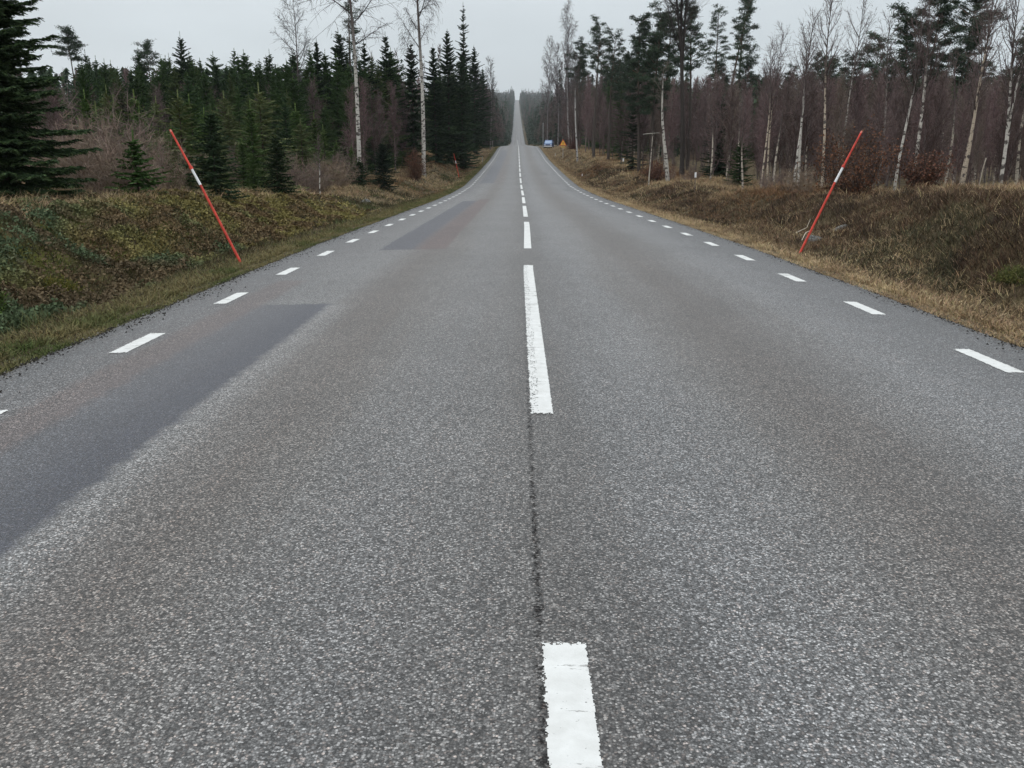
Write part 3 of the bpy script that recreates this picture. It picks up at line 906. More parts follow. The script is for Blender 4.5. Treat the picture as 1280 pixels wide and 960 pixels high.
specs = [(953, 44, top(953, 44, 62), .085, 0.0, .45, CR, 'left stem of the pair of cream birches right of the road', 21),
         (960, 46, top(960, 46, 45), .1, .03, .4, CR, 'taller right stem of the pair of cream birches right of the road', 22),
         (994, 40, top(994, 40, 60), .10, .01, .5, BG, 'white birch touching its neighbour on the left, near the right snow pole', 23),
         (999, 42, top(999, 42, 28), .12, .02, .45, BG, 'spotted white birch with an upswept crown just left of the right snow pole', 24),
         (1029, 38, top(1029, 38, -6), .12, -.005, .42, CR, 'tallest upright birch directly above the right snow pole', 25),
         (1053, 45, top(1053, 45, 12), .11, .01, .4, BG, 'slender grey white birch behind the russet beech', 26),
         (1098, 44, top(1098, 44, 30), .12, .01, .4, (.3, .26, .23), 'greyish birch between the russet beech and the right hand birches', 29),
         (1120, 32, top(1120, 32, 18), .1, .03, .4, BG, 'white birch standing on the dry grass edge right of the snow pole', 27),
         (1143, 39, top(1143, 39, -5), .17, -.01, .35, (.56, .52, .46), 'thick bright birch stem below the tall dark pine crown on the right', 28),
         (1204, 33, top(1204, 33, -12), .13, .085, .4, CR, 'cream birch leaning to the right near the right edge', 30),
         (1201, 36, top(1201, 36, 8), .07, .06, .4, CR, 'thin cream birch crossing behind the right leaning birch', 31),
         (1252, 31, top(1252, 31, -8), .12, .01, .35, BG, 'forked white birch nearest the right edge of the photo', 32)]
for (px, Y, H, r0, ln, cs, wh, lab, sd_) in specs:
    fk = [(.25, (.07, 0), .7)] if px == 1252 else None
    tree('birch_tree', bare_meshes(sd_, H, r0=r0 * .52, cs=cs, lean=(ln, 0), ang=36, blen=.33, nprim=32, nsec=4, ntw=3, twc=(.12, .09, .085), white=wh, tw=.0042, up=.36, fork=fk, wtop=.5 if px != 1204 else .65, wob=.016),
         lab, 'birch', X_at(px, Y), Y)
# thin small stems
for k, (px, Y, H, lab) in enumerate([(931, 47, 4.2, 'thin pale sapling stem left of the cream birch pair'), (925, 58, 5.5, 'curved pale sapling beside the small green spruce on the right'),
                                     (968, 44, 5.0, 'very thin pale stem right of the cream birch pair'), (1009, 52, 6.0, 'thin stem in the shade behind the spotted white birch'),
                                     (1182, 43, 6.4, 'thin grey birch between the thick bright birch and the leaning birch'), (1170, 48, 6.5, 'thin pale birch in the shade right of the thick bright birch'),
                                     (889, 60, 5.5, 'thin whitish sapling left of the white marker post'), (1273, 36, 6.0, 'thin reddish birch at the very right edge')]):
    tree('birch_tree', bare_meshes(60 + k, H, r0=.04 + .004 * H, cs=.45, lean=((k % 3 - 1) * .03, 0), ang=28, blen=.2, nprim=18, nsec=4, ntw=3, white=(.42, .37, .3), tw=.004, up=.3, wob=.02), lab, 'birch', X_at(px, Y), Y)

# pines
pn = [(742, 118, 38, .34, .13, -.0, 'tall narrow pine between the warning sign birch and the dark pine cluster', 41, 1.0),
      (721, 140, 60, .3, .12, 0, 'shorter pine touching the top of the roadside birch on the right', 42, 1.0),
      (760, 108, 50, .5, .15, .04, 'pine with drooping layered branches right of the tall narrow pine', 43, .8),
      (783, 112, 77, .4, .14, .0, 'low pine in the gap left of the dark pine cluster', 44, .8),
      (799, 82, 34, .6, .15, -.01, 'dense dark pine forming the left half of the pine cluster', 45, 1.5),
      (814, 80, 26, .6, .14, -.0, 'dense dark pine in the middle of the pine cluster', 46, 1.5),
      (831, 86, 27, .35, .14, .0, 'pine with two bare stems under the cluster crown', 47, 1.2),
      (859, 84, 22, .36, .13, .01, 'pine at the right end of the dark cluster', 48, 1.0),
      (883, 112, 18, .4, .09, .06, 'slim pine leaning right behind the pine cluster', 49, .7),
      (899, 105, 8, .36, .08, .12, 'very tall slim pine leaning strongly to the right', 50, .7),
      (917, 110, -2, .42, .10, .04, 'tallest pine behind the leaning slim pines', 63, .9),
      (888, 120, 84, .3, .16, .0, 'squat pine below the tall leaning pines', 51, .9),
      (927, 108, 80, .35, .17, .0, 'short pine right of the tall leaning pines', 52, .9),
      (1072, 80, 56, .4, .2, .06, 'pine with a flat windswept crown behind the russet beech', 53, .8),
      (1118, 66, 26, .5, .14, -.0, 'dark pine left of the tall pine above the right hand birches', 54, 1.3),
      (1150, 64, 2, .5, .14, .0, 'tallest dark pine crown above the right hand birches', 55, 1.5),
      (1194, 68, 42, .4, .15, .0, 'round dark pine between the two tall pines on the far right', 56, 1.2),
      (1184, 74, -4, .24, .16, .06, 'pine with bent crown reaching out right at the top of the photo', 57, .9),
      (1276, 62, 58, .4, .17, 0, 'dark pine cut by the right edge of the photo', 58, 1.2),
      (1030, 98, 86, .35, .17, .0, 'low dark pine in the skyline behind the birches', 59, 1.0),
      (103, 92, 46, .2, .1, .01, 'round topped pine in the skyline left of the big spruce gap', 60, .8),
      (198, 96, 62, .2, .13, .0, 'small topped pine in the skyline above the left snow pole', 61, .6),
      (446, 88, 2, .5, .09, .0, 'tall sparse pine directly behind the wide crowned white birch', 62, .6)]
for (px, Y, yt, cf, spd, ln, lab, sd_, den) in pn:
    H = top(px, Y, yt)
    tree('pine_tree', pine_meshes(sd_, H, cf, spd, ln, nl=int(30 + 14 * den), dense=min(den, 1.5)), lab, 'pine', X_at(px, Y), Y)

# tall spruces at the left of the road before the crossroads
tall = [(581, 125, 13, 1.9, 'tallest sparse topped spruce beside the road on the left', 71), (562, 112, 44, 2.4, 'broad spruce left of the tallest spruce by the road', 72),
        (594, 165, 62, 2.8, 'dark spruce right of the tallest spruce by the road', 73), (604, 205, 88, 2.8, 'last dark spruce before the left side road', 74),
        (545, 104, 62, 2.1, 'spruce behind the white birch nearest the road', 75), (578, 114, 70, 2.3, 'low branched spruce at the grass edge below the tallest spruce', 76),
        (460, 84, 57, 1.6, 'pointed spruce between the two white birches', 77), (238, 84, 48, 1.8, 'highest pointed spruce in the skyline above the left snow pole', 78),
        (488, 90, 48, 1.7, 'slim spruce tip right between the white birches', 79), (431, 88, 44, 2.0, 'dark spruce close behind the wide crowned birch, left of its stem', 80),
        (518, 92, 58, 1.7, 'spruce left of the white birch nearest the road', 81), (401, 82, 56, 1.5, 'twin tipped spruce left of the wide crowned birch', 82)]
tmesh = {}
for (px, Y, yt, RR, lab, sd_) in tall:
    H = top(px, Y, yt)
    sparse = sd_ == 71
    tree('spruce_tree', spruce_meshes(sd_, H, RR, step=.36, wid=1.5, col=(.036, .062, .03), tip=(.055, .09, .04), ragged=.7 if sparse else .5, expo=2.2 if sparse else 2.4, dens=.6 if sparse else .95), lab, 'spruce', X_at(px, Y), Y, sd_)

# ------------------------------------------------------------------ forest made of repeated trees
sp_var = [spruce_meshes(101, 10, 2.1, step=.3, ragged=.5), spruce_meshes(102, 10, 1.8, step=.32, ragged=.6), spruce_meshes(103, 10, 2.3, step=.3, ragged=.5, expo=2.5),
          spruce_meshes(105, 10, 2.0, step=.3, ragged=.6, col=(.085, .115, .045), tip=(.12, .155, .06), dens=.85),
          spruce_meshes(104, 10, 2.0, step=.3, col=(.045, .08, .036), tip=(.07, .11, .048), ragged=.6)]
yg_var = [spruce_meshes(111, 4, 1.0, step=.2, col=(.09, .135, .045), tip=(.15, .2, .065), wid=.75, dens=.8, ragged=.6, lowdroop=0, expo=2.2),
          spruce_meshes(112, 4, .9, step=.17, col=(.08, .13, .042), tip=(.13, .19, .06), wid=.75, ragged=.5),
          spruce_meshes(113, 4, 1.25, step=.22, col=(.12, .14, .06), tip=(.17, .195, .085), wid=.6, dens=.75, ragged=.7, lowdroop=-.2, expo=2.5)]
bs_var = [bare_meshes(121, 7, r0=.05, cs=.12, ang=30, blen=.3, nprim=40, nsec=7, ntw=4, twc=(.15, .108, .103), white=(.14, .11, .1), tw=.0062, up=.35),
          bare_meshes(122, 7, r0=.045, cs=.1, ang=36, blen=.3, nprim=40, nsec=7, ntw=4, twc=(.095, .066, .06), white=(.12, .095, .085), tw=.0062, up=.3),
          bare_meshes(123, 7, r0=.05, cs=.15, ang=28, blen=.28, nprim=44, nsec=6, ntw=4, twc=(.16, .108, .106), white=(.18, .14, .12), tw=.0062, up=.4),
          bare_meshes(124, 7, r0=.055, cs=.2, ang=30, blen=.28, nprim=36, nsec=6, ntw=4, twc=(.16, .125, .105), white=(.38, .33, .27), tw=.006, up=.3, fork=[(.1, (.08, .02), .85)])]
pi_var = [pine_meshes(131, 12, .45, .16), pine_meshes(132, 12, .35, .15, .02), pine_meshes(133, 12, .5, .17, -.01, dense=1.2)]
sh_var = [shrub_mesh(141, 1.5, .8, 34, (.23, .175, .135)), shrub_mesh(142, 1.2, .9, 36, (.22, .165, .12)), shrub_mesh(143, 1.8, .8, 30, (.17, .125, .11))]

rng = np.random.default_rng(2024)
placed = []
def free(x, y, dmin):
    for (a, b) in placed:
        if abs(a - x) < dmin and abs(b - y) < dmin and (a - x) ** 2 + (b - y) ** 2 < dmin * dmin: return False
    return True
protos = {}
def put_tree(name, variants, key, x, y, sc_, label, cat, group, nat, parts=('trunk', 'crown'), squash=.22):
    k = int(rng.integers(len(variants)))
    s_ = (sc_ * (1 + squash * (rng.random() - .5) * 2), sc_ * (1 + squash * (rng.random() - .5) * 2), sc_)
    rz = rng.random() * 6.28; tl = ((rng.random() - .5) * .06, (rng.random() - .5) * .06)
    pk = (key, k)
    if pk not in protos:
        protos[pk] = tree(name, variants[k], label, cat, x, y, rz, group, s_, parts=parts, tilt=tl)
        return protos[pk]
    return copy_thing(protos[pk], x, y, rz, s_, label, group, tl)

def fill(n, region, dmin, fn, tries=12):
    c = 0
    for _ in range(n * tries):
        if c >= n: break
        x, y = region()
        if free(x, y, dmin):
            placed.append((x, y)); fn(x, y); c += 1
    return c
def ang_region(px0, px1, y0, y1, xmin):
    def f():
        while True:
            px = px0 + (px1 - px0) * rng.random(); y = y0 + (y1 - y0) * rng.random() ** .8
            x = X_at(px, y)
            if abs(x) > xmin: return x, y
    return f

def f_spruce(lab, grp, ytop, var=16, lo=.55):
    def f(x, y):
        h = hcap(y, ytop + (rng.random() ** .8) * var * 1.8, gz(x, y)); h = max(3.2, h)
        put_tree('spruce_tree', sp_var, 'sp' + grp, x, y, h / 10, lab, 'spruce', grp, 10)
    return f
# left: the plantation that makes the skyline
fill(85, ang_region(110, 620, 68, 100, 12), 2.3, f_spruce('dark green spruce in the dense young forest left of the road', 'spruces of the forest left of the road', 66))
fill(45, ang_region(230, 560, 48, 68, 12.5), 2.2, f_spruce('dark green spruce in the dense young forest left of the road', 'spruces of the forest left of the road', 92, 24))
fill(26, ang_region(20, 240, 50, 95, 14), 3.0, f_spruce('dark green spruce in the dense young forest left of the road', 'spruces of the forest left of the road', 82, 22))
fill(40, ang_region(545, 620, 105, 290, 9.6), 3.0, lambda x, y: put_tree('spruce_tree', sp_var, 'spt', x, y, max(5, hcap(y, 78 + 22 * rng.random() + max(0, y - 150) * .25, gz(x, y))) / 10, 'tall dark spruce in the close group before the left side road', 'spruce', 'tall spruces before the left side road', 10))
def f_young(x, y):
    h = 1.2 + 3.6 * rng.random() ** 1.2 * min(1, y / 42)
    put_tree('young_spruce', yg_var, 'yg', x, y, h / 4, 'young olive green conifer in the scrub along the left forest edge', 'young conifer', 'young conifers in the scrub left of the road', 4)
fill(95, ang_region(90, 530, 30, 62, 11.0), 1.3, f_young)
fill(26, ang_region(200, 540, 26, 38, 10.3), 1.0, lambda x, y: put_tree('young_spruce', yg_var, 'yg', x, y, (.5 + 1.1 * rng.random()) / 4, 'young olive green conifer in the scrub along the left forest edge', 'young conifer', 'young conifers in the scrub left of the road', 4))
def f_sapl(grp, lab, yt, lo, hi, key):
    def f(x, y):
        h = min(hi, max(lo, hcap(y, yt + 35 * rng.random() ** 1.2, gz(x, y))))
        put_tree('birch_sapling', bs_var, key, x, y, h / 7, lab, 'birch sapling', grp, 7)
    return f
LS = f_sapl('bare saplings left of the road', 'brown leafless sapling among the conifers left of the road', 105, 2, 9, 'bsl')
fill(62, ang_region(40, 330, 33, 80, 12.5), 1.7, LS)
fill(40, ang_region(300, 600, 40, 95, 11), 1.8, LS)
# left far background and before the hill
fill(26, ang_region(598, 630, 200, 300, 9), 3.0, lambda x, y: put_tree('birch_sapling', bs_var, 'bsl', x, y, max(5, hcap(y, 108 + 20 * rng.random(), gz(x, y))) / 7, 'brown leafless sapling among the conifers left of the road', 'birch sapling', 'bare saplings left of the road', 7))
# right: thick bare birch scrub
RSL, RSG = 'purple brown leafless sapling in the thick birch scrub right of the road', 'bare birch saplings right of the road'
fill(110, ang_region(905, 1330, 40, 70, 14), 1.3, f_sapl(RSG, RSL, 92, 2.5, 9, 'bsr'))
fill(60, ang_region(840, 1330, 66, 105, 11.5), 1.7, f_sapl(RSG, RSL, 88, 3, 12, 'bsr'))
fill(84, ang_region(700, 900, 72, 170, 10.8), 1.8, f_sapl(RSG, RSL, 98, 3, 14, 'bsr'))
fill(34, ang_region(660, 740, 150, 300, 9.5), 2.6, f_sapl(RSG, RSL, 104, 5, 16, 'bsr'))
fill(26, ang_region(1080, 1400, 30, 42, 15.5), 1.4, f_sapl(RSG, RSL, 120, 2, 6, 'bsr'))
def f_spr(x, y):
    h = max(3, hcap(y, 100 + 22 * rng.random(), gz(x, y)))
    put_tree('spruce_tree', sp_var, 'spr', x, y, h / 10, 'dark spruce standing deep inside the bare birch scrub on the right', 'spruce', 'spruces inside the scrub right of the road', 10)
fill(34, ang_region(860, 1330, 82, 125, 15), 3, f_spr)
fill(24, ang_region(690, 900, 105, 210, 12), 3.2, f_spr)
def f_pir(x, y):
    h = max(4, hcap(y, 74 + 22 * rng.random(), gz(x, y)))
    put_tree('pine_tree', pi_var, 'pir', x, y, h / 12, 'dark pine in the distant skyline behind the bare birches', 'pine', 'pines of the skyline right of the road', 12)
fill(18, ang_region(930, 1330, 88, 125, 15), 3, f_pir)
fill(12, ang_region(700, 820, 130, 210, 12), 3, f_pir)
tree('spruce_tree', spruce_meshes(33, 6.2, 1.3, step=.2, col=(.026, .045, .024), tip=(.04, .065, .03)), 'narrow green spruce below the tall leaning pines', 'spruce', X_at(897, 72), 72)
tree('spruce_tree', spruce_meshes(34, 2.6, .95, step=.16, col=(.035, .06, .024), tip=(.055, .09, .03), wid=.7, ragged=.6), 'low green spruce in the scrub left of the cream birch pair', 'spruce', X_at(930, 55), 56)
tree('spruce_tree', spruce_meshes(35, 5.6, 1.5, step=.26, col=(.04, .05, .032), tip=(.055, .07, .04), ragged=.7, dens=.6, expo=2.4, lowdroop=.05), 'broad dull green spruce below the pine cluster, behind the crossbar pole', 'spruce', X_at(790, 86), 86)

# shrubs
tree('beech_shrub', shrub_mesh(151, 2.5, 1.5, 46, (.07, .05, .042), (.15, .068, .036)), 'wide beech bush with russet dead leaves behind the right snow pole', 'beech bush', X_at(1066, 31), 31, parts=('stems', 'leaves'))
tree('beech_shrub', shrub_mesh(152, 1.5, .85, 44, (.07, .05, .042), (.13, .062, .04)), 'smaller beech bush with dark russet leaves between two birches on the right', 'beech bush', X_at(1155, 30), 30, parts=('stems', 'leaves'))
tree('beech_shrub', shrub_mesh(153, 2.6, 1.1, 44, (.08, .05, .04), (.13, .06, .035)), 'reddish leafed bush beside the white birch nearest the road on the left', 'beech bush', X_at(517, 74), 74, parts=('stems', 'leaves'))
tree('beech_shrub', shrub_mesh(154, 2.6, 1.6, 54, (.08, .05, .045), (.11, .04, .035)), 'dark red leafed bush right behind the yellow warning sign', 'beech bush', X_at(716, 165), 165, parts=('stems', 'leaves'))
tree('beech_shrub', shrub_mesh(155, 1.9, 1.1, 44, (.08, .05, .045), (.12, .055, .035)), 'brown leafed bush beside the leaning white birch stem', 'beech bush', X_at(823, 66), 66, parts=('stems', 'leaves'))
def f_shrub(lab, grp, key):
    def f(x, y):
        put_tree('bare_shrub', sh_var, key, x, y, (.7 if key == 'shl' else .5) + (1.0 if key == 'shl' else .7) * rng.random(), lab, 'shrub', grp, 1, parts=('stems',))
    return f
fill(34, ang_region(60, 260, 22.5, 30, 10.0), .8, f_shrub('thin brown leafless shrub in the grass at the left forest edge', 'bare shrubs along the left forest edge', 'shl'))
fill(80, ang_region(40, 560, 23, 60, 10.2), 1.0, f_shrub('thin brown leafless shrub in the grass at the left forest edge', 'bare shrubs along the left forest edge', 'shl'))
fill(120, ang_region(690, 1290, 29, 125, 10.8), 1.2, f_shrub('thin brown leafless shrub in the grass at the right forest edge', 'bare shrubs along the right forest edge', 'shr'))

# ------------------------------------------------------------------ far forest: one mass over the hill
def far_forest():
    rng = np.random.default_rng(7)
    bf = Buf()
    def add(x, y, h, rad, nb, conifer, col):
        z0 = ground_z(np.array([x]), np.array([y]))[0] - .5
        t = rng.random(nb) ** (1.25 if conifer else .9)
        az = rng.random(nb) * 6.28
        if conifer: rr = rad * (1 - t) ** .8 * (.35 + .65 * rng.random(nb)) + .1
        else: rr = rad * np.sin(np.clip(t * 1.0 + .12, 0, 1) * 3.0) * (.2 + .8 * rng.random(nb)) + .1
        c0 = np.stack([x + rr * np.cos(az), y + rr * np.sin(az), z0 + h * (t if conifer else .1 + .9 * t)], 1)
        sz = (.55 if conifer else .45) * (.6 + .8 * rng.random(nb)) * (1 + y / 1500)
        if conifer: d = unit(np.stack([np.cos(az), np.sin(az), -.25 - .4 * rng.random(nb)], 1))
        else: d = unit(np.stack([np.cos(az) * .6, np.sin(az) * .6, .8 + .4 * rng.random(nb)], 1))
        s = rside(d, rng)
        W = sz * (.42 if conifer else .16)
        V = np.stack([c0 - s * W[:, None] - d * sz[:, None] * .5, c0 + s * W[:, None] - d * sz[:, None] * .5, c0 + d * sz[:, None]], 1).reshape(-1, 3)
        C = np.repeat(jit(col, rng, nb, .2), 3, 0)
        bf.add(V, T=np.arange(nb * 3).reshape(-1, 3), C=C)
    y = 235.0
    while y < 2300:
        for side in (-1, 1):
            width = 45 if y < 700 else 70
            near = 7.2 if side < 0 else 9.5
            if side < 0 and y > 560: near = 5.6
            if side < 0 and 545 < y < 580: near = 24
            if side > 0 and y > 560: near = 8.0
            off = near
            while off < width:
                x = cxr(y) + side * (off + 1.5 * rng.random()); yy = y + (rng.random() - .5) * 5
                con = rng.random() < (.7 if side < 0 else .62) if y > 420 else rng.random() < .4
                h = (9 + 8 * rng.random() + 8 * float(vnoise(x * .05, yy * .012, 81)) + 6 * (rng.random() < .08)) * (.75 if off == near else 1)
                if side < 0 and y > 1900 and off < 14: h *= 1.25
                nb = int(np.clip(90000 / y * (1 if con else 1.4), 60, 420))
                if off > near + 14: nb = int(nb * .55)
                add(x, yy, h, (1.9 if con else 2.3) * (.8 + .4 * rng.random()), nb, con, (.034, .052, .034) if con else (.105, .08, .074))
                off += 3.2 if off < near + 6 else 5.5
        y += 4.5 if y < 600 else (7 if y < 1200 else 11)
    tag(link('far_forest', bf.mesh('far_forest', M_NEEDLE)), 'mixed forest covering the hill on both sides of the distant road', 'forest', kind='stuff')
    # deep background behind the nearer trees
    bf2 = Buf(); bf = bf2
    for _ in range(1100):
        side = -1 if rng.random() < .5 else 1
        y = 100 + 190 * rng.random(); x = side * (16 + (y * .75) * rng.random())
        if y < 125 and abs(x) < 30: continue
        con = rng.random() < (.7 if side < 0 else .6)
        h = min(11 + 4 * rng.random(), hcap(y, 96 if side > 0 else 84, gz(x, y)))
        add(x, y, h, 1.9 if con else 2.2, 260, con, (.045, .068, .04) if con else (.15, .105, .1))
    tag(link('deep_forest', bf2.mesh('deep_forest', M_NEEDLE)), 'dark depth of the forest behind the roadside trees on both sides', 'forest', kind='stuff')
far_forest()

# ------------------------------------------------------------------ ground vegetation
def blades(bf, rng, x, y, h, w, col, lean=.5, curl=.5, vary=.3, up=1.0):
    n = len(x); z = ground_z(x, y) - .02
    p = np.stack([x, y, z], 1)
    az = rng.random(n) * 6.28; l = lean * (rng.random(n) ** .7)
    d1 = unit(np.stack([np.cos(az) * l, np.sin(az) * l, np.full(n, up)], 1))
    d2 = unit(d1 + np.stack([np.cos(az), np.sin(az), -np.full(n, .6)], 1) * (curl * rng.random(n))[:, None])
    h = h * (.5 + .8 * rng.random(n))
    m = p + d1 * (h * .55)[:, None]; e = m + d2 * (h * .45)[:, None]
    N_ = rside(d1, rng); N_[:, 2] *= .3; N_ = unit(N_)
    c = np.asarray(col, float)
    if c.ndim == 1: c = np.tile(c, (n, 1))
    c = c * (1 + (rng.random((n, 1)) - .5) * 2 * vary) * (1 + (rng.random((n, 3)) - .5) * .2)
    W = w * (.6 + .8 * rng.random(n))
    bf.ribbons(p, m, W, W * .8, N_, c); bf.ribbons(m, e, W * .8, W * .15, N_, c * 1.05)

def sampleY(rng, n, y0, y1, p=1.5):
    a = 1 - p; u = rng.random(n)
    return ((y0 + 8) ** a + u * ((y1 + 8) ** a - (y0 + 8) ** a)) ** (1 / a) - 8

def vegetation():
    rng = np.random.default_rng(99)
    STRAW = np.array([.43, .325, .19]); DSTRAW = np.array([.26, .185, .11]); GREEN = np.array([.07, .09, .03]); BRN = np.array([.085, .058, .038])
    def mix(a, b, f): return a[None] * (1 - f[:, None]) + b[None] * f[:, None]
    # short grass strip beside the tarmac, both sides
    g = Buf()
    for side, n in ((-1, 80000), (1, 80000)):
        y = sampleY(rng, n, 2, 240, 1.7); s = np.abs(rng.normal(size=n)) * .45 - .07
        ragged = (vnoise(y * 1.3, side * 9.0, 21) - .35) * .22
        s = s + np.maximum(ragged, -.05) * (s < .35)
        x = cxr(y) + side * ((WL if side < 0 else WR) + s)
        f = vnoise(x * 1.4, y * 1.4, 31)
        c = mix(STRAW if side > 0 else np.array([.17, .145, .07]) if True else DSTRAW * .8, GREEN if side < 0 else DSTRAW, np.clip((f - .3) * 1.8, 0, 1))
        sc_ = np.clip(y / 25, 1, 3.5)
        blades(g, rng, x, y, np.where(s > .3, .13, .06) * (1 + .25 * (sc_ - 1)), .0045 * sc_, c, lean=1.1, curl=1.0)
    tag(link('verge_grass', g.mesh('verge_grass', M_GRASS)), 'short dry grass strip along both edges of the tarmac', 'grass', kind='stuff')
    # straw coloured longer grass
    g = Buf()
    for side, n in ((-1, 170000), (1, 230000)):
        y = sampleY(rng, n, 3, 230, 1.55)
        s = .6 + 10.0 * rng.random(n)
        x = cxr(y) + side * ((WL if side < 0 else WR) + s)
        cl = vnoise(x * .9, y * .7, 41) * .6 + vnoise(x * 2.3, y * 2.0, 42) * .4
        bankmid = (s > 1.3) & (s < 4.2)
        thr = np.where(bankmid & (y < 45), .5 if side > 0 else .68, .28)
        thr = np.where(y > 45, .3, thr); thr = np.where((side < 0) & (s > 4.2) & (s < 6.5), .1, thr)
        hp = smooth01((patch(x, y) - .42) / .1) * (s > 1.0) * (s < (5.6 if side > 0 else 4.0)) * (y < 90) * ((.35 + .65 * smooth01((s - 1.9) / .8)) if side > 0 else .6)
        keep = (cl > thr + (rng.random(n) - .5) * .12) if side < 0 else (cl > .2)
        keep = keep & (rng.random(n) > hp * .78)
        x, y, s, cl = x[keep], y[keep], s[keep], cl[keep]
        f = vnoise(x * .8 + 5, y * .6, 43)
        c = mix(STRAW, DSTRAW, np.clip((f - .25) * 1.9, 0, 1))
        ff = np.clip((vnoise(x * .25, y * .12, 44) - .5) * 3, 0, 1) * (y > 25)
        c = c * (1 - ff[:, None]) + np.array([.17, .095, .05])[None] * ff[:, None]
        if side < 0:
            lo_ = ((s < 1.6) & (y < 60)).astype(float)[:, None]; c = c * (1 - .75 * lo_) + np.array([.105, .1, .042])[None] * .75 * lo_
        sc_ = np.clip(y / 22, 1, 4.5)
        hh = np.where(s > 4.0, .34 + .2 * np.clip(s - 5.5, 0, 1) * (side < 0), np.where((s < 1.6), .15, .22)) * (1 + .12 * (sc_ - 1))
        blades(g, rng, x, y, hh, .0040 * sc_, c, lean=1.3, curl=1.5)
    tag(link('dry_grass', g.mesh('dry_grass', M_GRASS)), 'long straw coloured grass covering the banks beside the road', 'grass', kind='stuff')
    # heather: dark springy clumps
    g = Buf()
    for side, ncl in ((-1, 1200), (1, 5200)):
        yc = sampleY(rng, ncl, 4, 110, 1.6); s = 1.1 + 5.2 * rng.random(ncl)
        xc = cxr(yc) + side * ((WL if side < 0 else WR) + s)
        hp = smooth01((patch(xc, yc) - .42) / .1) * (.3 + .7 * smooth01((s - 1.9) / .8) if side > 0 else 1)
        ok = rng.random(ncl) < hp * .95 + .05
        xc, yc = xc[ok], yc[ok]
        m = 70; rad = .15 + .16 * rng.random(len(xc))
        x = np.repeat(xc, m) + rng.normal(size=len(xc) * m) * np.repeat(rad, m); y = np.repeat(yc, m) + rng.normal(size=len(xc) * m) * np.repeat(rad, m)
        kk = np.repeat(vnoise(xc * 1.7, yc * 1.7, 52), m)
        a = np.array([.055, .04, .028]) if side > 0 else np.array([.055, .045, .026]); b = np.array([.15, .098, .062]) if side > 0 else np.array([.08, .09, .038])
        c = mix(a, b, np.clip((kk - .35) * 2.4, 0, 1))
        g_ = (vnoise(x * .6, y * .5, 57) > .8)[:, None] & (side > 0); c = np.where(g_, c * .4 + np.array([.06, .065, .035]) * .6, c)
        sc_ = np.clip(y / 22, 1, 4)
        blades(g, rng, x, y, np.repeat(.10 + .13 * rng.random(len(xc)), m), .0055 * sc_, c, lean=1.1, curl=.4, vary=.45)
    tag(link('heather', g.mesh('heather', M_GRASS)), 'dark brown heather growing in low clumps on the roadside banks', 'heather', kind='stuff')
    # stubble filling the gaps
    g = Buf()
    for side, n in ((-1, 90000), (1, 260000)):
        y = sampleY(rng, n, 3, 160, 1.9); s = .5 + 5.6 * rng.random(n); x = cxr(y) + side * ((WL if side < 0 else WR) + s)
        f = vnoise(x * 1.9, y * 1.5, 71)
        a = np.array([.07, .052, .034]); b = np.array([.15, .11, .066]) if side > 0 else np.array([.09, .085, .04])
        sc_ = np.clip(y / 20, 1, 4)
        blades(g, rng, x, y, .09 + .02 * sc_, .0055 * sc_, mix(a, b, f), lean=1.6, curl=1.0, vary=.4)
    tag(link('stubble', g.mesh('stubble', M_GRASS)), 'short brown plant litter and stubble between the grass tufts', 'ground cover', kind='stuff')
    # left bank: low leafy green cover and yellow moss in mounds
    g = Buf(); n = 330000
    y = sampleY(rng, n, 5, 50, 1.5); s = 1.4 + 4.4 * rng.random(n); x = cxr(y) - WL - s
    k = vnoise(x * .8, y * .5, 61) * .6 + vnoise(x * 2.6, y * 2, 62) * .4
    keep = (rng.random(n) < .25 + 1.8 * np.clip(k - .25, 0, 1)) & (rng.random(n) > smooth01((y - 24 - 8 * vnoise(x, y * .3, 69)) / 14)); x, y, s, k = x[keep], y[keep], s[keep], k[keep]; n = len(x)
    yel = np.clip((y - 14) / 9 + (vnoise(x * 1.3, y * 1.0, 63) - .5) * 1.8, 0, 1)
    br = np.clip((vnoise(x * 1.8, y * 1.2, 65) - .38) * 4, 0, 1)
    c = mix(np.array([.062, .085, .045]), np.array([.16, .138, .052]), yel)
    c = c * (1 - br[:, None] * .75) + np.array([.1, .062, .04])[None] * br[:, None] * .75
    md = vnoise(x * 3.1, y * 3.1, 66) * .6 + vnoise(x * 6.5, y * 6.5, 67) * .4
    z = ground_z(x, y) + .02 + (-.02 + .42 * md ** 1.6 * (1 - yel * .6)) * (.55 + .45 * rng.random(n))
    p = np.stack([x, y, z], 1); d = unit(rng.normal(size=(n, 3)) * np.array([1, 1, .5]) + np.array([.2, -.2, .5]))
    ln = (.022 + .026 * rng.random(n)) * np.clip(y / 16, 1, 2.5)
    c = c * (.95 + .8 * rng.random((n, 1)))
    g.ribbons(p, p + d * ln[:, None], ln * .42, ln * .3, rside(d, rng), c)
    tag(link('ground_cover', g.mesh('ground_cover', M_GRASS)), 'low green leaves and yellow moss carpeting the left bank', 'ground cover', kind='stuff')
vegetation()

